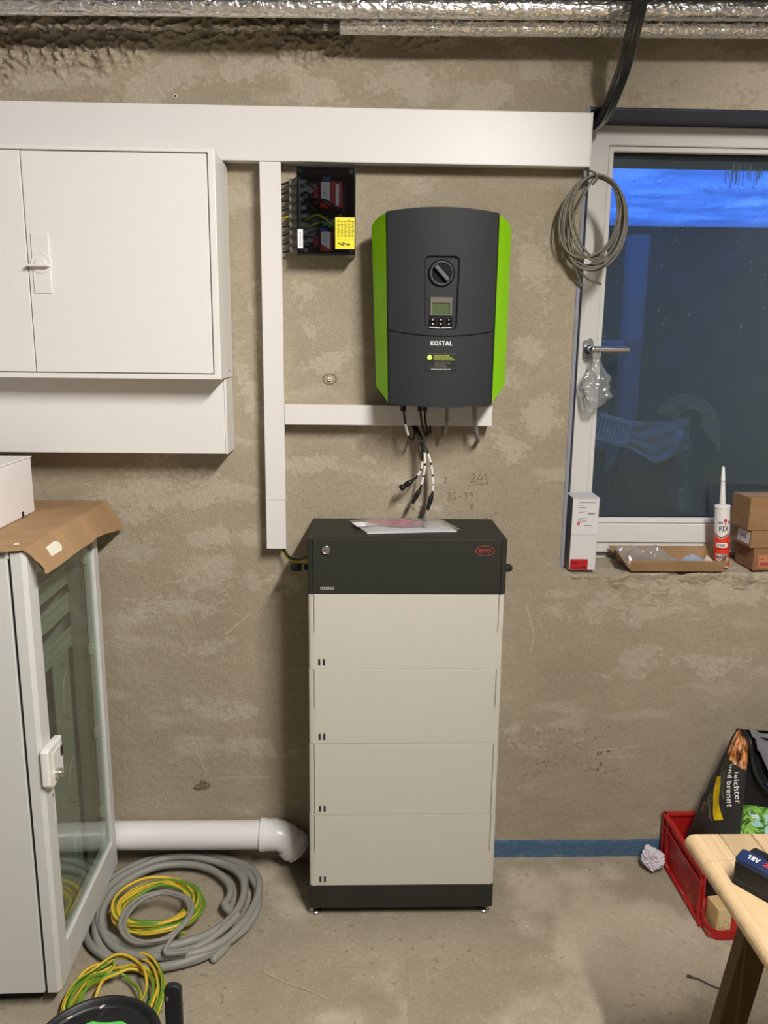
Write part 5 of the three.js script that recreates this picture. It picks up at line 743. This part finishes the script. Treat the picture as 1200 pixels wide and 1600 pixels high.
// plastic bag on the window handle
{
  const t = thing('plastic_bag', 'crumpled clear plastic bag hanging from the window handle', 'bag');
  meshOf('film', sheet((u, v) => { const a = u * 2 * Math.PI, w = lerp(0.008, 0.044, sstep(0, 0.62, v)) * (v > 0.7 ? 1 - 0.75 * sstep(0.7, 1, v) : 1), k = 1 + 0.5 * n3(Math.cos(a) * 1.5 + 4, Math.sin(a) * 1.5, v * 5) + 0.3 * n3(Math.cos(a) * 4, Math.sin(a) * 4, v * 11); return [0.6 + v * 0.014 - (v > 0.7 ? 0.018 * sstep(0.7, 1, v) : 0) + Math.cos(a) * w * k, 1.698 - v * 0.195, -0.1 + Math.sin(a) * w * 0.55 * k]; }, 56, 60, 0.0004), plasticFilm, t);
  meshOf('knot_loop', new THREE.TorusGeometry(0.0125, 0.003, 8, 24).rotateY(Math.PI / 2), plasticFilm, t, [0.607, 1.7, -0.088]);
}
// ---------- under the ceiling ----------
{
  const crinkle = dataTex(512, 512, (u, v, c) => { const w = fbm(u * 9, v * 9, 3, 2) * 1.5, q = Math.abs(n3(u * 12 + w, v * 10 - w, 5)) * 2 + 0.35 * Math.abs(n3(u * 24 + w * 2, v * 20, 8)); c[0] = c[1] = c[2] = 255 * (1 - q * 0.45); }, false); crinkle.repeat.set(13, 0.6);
  const foil = std(new THREE.Color(0.92, 0.905, 0.885), 0.3, { metalness: 1, bumpMap: crinkle, bumpScale: 0.0042 });
  const pipe = (x0, x1, y, z, r, slope, seed, n) => grid((u, v) => {
    const x = lerp(x0, x1, u), a = v * 2 * Math.PI, cr = 1 - 1.2 * Math.abs(n3(x * 16 + Math.cos(a) * 1.5, Math.sin(a) * 2.2 + x * 3, seed)), c2 = 1 - 1.4 * Math.abs(n3(x * 45, a * 2.2 + x * 14, seed + 4)), q = r * (1 + 0.11 * cr + 0.07 * c2 + 0.03 * Math.sin(x * 3 + seed));
    return [x, y + slope * x + Math.sin(a) * q, z + Math.cos(a) * q];
  }, n, 40);
  const a = thing('foil_pipe', 'upper silver foil-wrapped pipe under the ceiling, running across the whole frame', 'pipe', [0, 0, 0]);
  meshOf('foil_wrap', pipe(-1.75, 3.0, 2.5385, 0.19, 0.021, 0.0145, 1.3, 900), foil, a);
  const tp = canvasTex(1024, 24, (g, w, h) => { g.fillStyle = '#c2bfb8'; g.fillRect(0, 0, w, h); g.fillStyle = '#4a4844'; const r = rng(3); for (const [x0, x1] of [[150, 470], [560, 760]]) for (let x = x0; x < x1; x += 5 + r() * 6) g.fillRect(x, 8, 2 + r() * 5, 8); }); tp.repeat.set(3, 1);
  meshOf('foil_tape', grid((u, v) => { const x = lerp(-1.74, 2.9, u), q = lerp(-2.0, -2.3, v); return [x, 2.5385 + x * 0.0145 + Math.sin(q + 0.0) * 0.0235, 0.19 - Math.cos(q) * 0.0235]; }, 160, 6), std(0xffffff, 0.35, { map: tp, metalness: 0.7, side: THREE.DoubleSide }), a);
  const b = thing('foil_pipe', 'lower silver foil-wrapped pipe under the ceiling, starting at mid frame with a bare end', 'pipe');
  meshOf('foil_wrap', pipe(-0.19, 3.0, 2.52, 0.13, 0.02, 0.0145, 5.9, 640), foil, b);
  meshOf('foil_end', cyl(0.02, 0.02, 0.004, 32, 'x'), foil, b, [-0.19, 2.517, 0.13]);
  const pm = std(0x6d665c, 0.5);
  meshOf('bare_pipe', tube([[-0.18, 2.516, 0.13], [-0.225, 2.515, 0.13], [-0.262, 2.52, 0.13], [-0.278, 2.54, 0.13], [-0.28, 2.6, 0.13], [-0.28, 2.79, 0.13]], 0.009, 40, 16), pm, b);
  meshOf('pipe_collar', cyl(0.012, 0.012, 0.01, 20, 'x'), steel, b, [-0.228, 2.515, 0.13]);
  const c = thing('insulated_pipe', 'black foam-insulated pipe above the foil pipes', 'pipe'); meshOf('foam_sleeve', cyl(0.044, 0.044, 4.75, 32, 'x').rotateZ(0.0145).translate(0.625, 2.62, 0.19), softBlack, c);
  const k = thing('black_hose', 'black ribbed plastic hose drooping from the ceiling to the window top', 'hose');
  const pts = [[0.545, 2.79, 0.3], [0.542, 2.62, 0.295], [0.541, 2.532, 0.28], [0.538, 2.462, 0.24], [0.545, 2.416, 0.17], [0.55, 2.387, 0.1], [0.554, 2.362, 0.02], [0.557, 2.352, -0.04], [0.556, 2.35, -0.1]];
  const cv = new THREE.CatmullRomCurve3(pts.map((p) => V(...p)), false, 'centripetal');
  meshOf('hose_body', mergeGeometries([tube(pts, 0.0145, 90, 14), tube(pts.map((p) => [p[0] + 0.011, p[1] - 0.002, p[2] + 0.006]), 0.008, 90, 10), tube(pts.map((p) => [p[0] - 0.011, p[1] + 0.001, p[2] + 0.004]), 0.009, 90, 10)]), phys({ color: 0x1b1c1b, roughness: 0.25, clearcoat: 0.6, clearcoatRoughness: 0.2 }), k);
  meshOf('hose_mouth', sheet((u, v) => { const a = u * 2 * Math.PI, q = 0.019 + 0.006 * n3(Math.cos(a) * 2, Math.sin(a) * 2); return [0.555 + Math.cos(a) * q - v * 0.006, 2.356 - v * 0.014, -0.05 + Math.sin(a) * q * 0.7 - v * 0.04]; }, 30, 6, 0.001), std(0x55524b, 0.4), k);
}
// ---------- small things ----------
{
  const d = thing('wall_anchor', 'pale plastic wall plug in a chipped ring left of the inverter', 'wall plug', [-0.225, 1.607, 0]);
  meshOf('plug', cyl(0.006, 0.0065, 0.01, 18, 'z'), std(0xe2dccb, 0.5), d, [0, 0, 0.002]); meshOf('plug_hole', cyl(0.0026, 0.0026, 0.002, 12, 'z'), softBlack, d, [0.001, -0.001, 0.0068]);
  meshOf('plaster_ring', new THREE.TorusGeometry(0.0155, 0.0018, 8, 36).scale(1.25, 1, 1), plaster, d, [0, 0, 0]);
  const e = thing('wall_anchor', 'tiny white-rimmed wall plug above the wide trunking', 'wall plug', [-0.65, 2.377, 0]); meshOf('plug', new THREE.TorusGeometry(0.004, 0.0014, 8, 24), std(0xe2dccb, 0.5), e, [0, 0, 0.001]); meshOf('plug_hole', cyl(0.003, 0.003, 0.003, 14, 'z'), softBlack, e);
  const t = thing('cable_tie', 'used dark cable tie lying on the floor near the trestle', 'cable tie', [0, 0, 0]);
  meshOf('tie_strap', cable([[0.79, 0.004, 0.535], [0.81, 0.004, 0.545], [0.835, 0.003, 0.566], [0.87, 0.003, 0.585]], 0.0022, 24, 8), std(0x4a4338, 0.6), t); meshOf('tie_head', rb(0.014, 0.007, 0.008, 0.002), std(0x4a4338, 0.6), t, [0.787, 0.0038, 0.534], [0, -0.4, 0]);
  const o = thing('plastic_clip', 'small black plastic clip on the floor beside the cabinet corner', 'clip', [-0.86, 0.004, 0.06], 0.6); meshOf('clip_body', rb(0.02, 0.008, 0.008, 0.003), black, o);
  const s = thing('wire_offcut', 'thin pale wire offcut lying on the open floor', 'wire', [0, 0, 0]); meshOf('offcut', cable([[-0.39, 0.002, 0.5], [-0.33, 0.002, 0.535], [-0.26, 0.002, 0.565], [-0.22, 0.002, 0.59]], 0.0013, 24, 6), std(0xc6b894, 0.6), s);
  const r = rng(61), gs = []; for (let i = 0; i < 150; i++) { const q = 0.001 + r() * r() * 0.0035; gs.push(new THREE.IcosahedronGeometry(q, 0).scale(1, 0.6, 1).rotateY(r() * 6).translate(-0.42 + r() * 1.2, q * 0.4, 0.31 + r() * 0.4)); }
  const g = meshOf('plaster_crumb', mergeGeometries(gs), std(0xb3a68c, 0.9), null); g.userData.kind = 'stuff'; tag(g, 'plaster crumbs scattered over the concrete floor', 'crumbs');
}
for (const o of scene.children) o.traverse((m) => { if (m.isMesh) m.castShadow = m.receiveShadow = true; });
renderer.render(scene, camera);
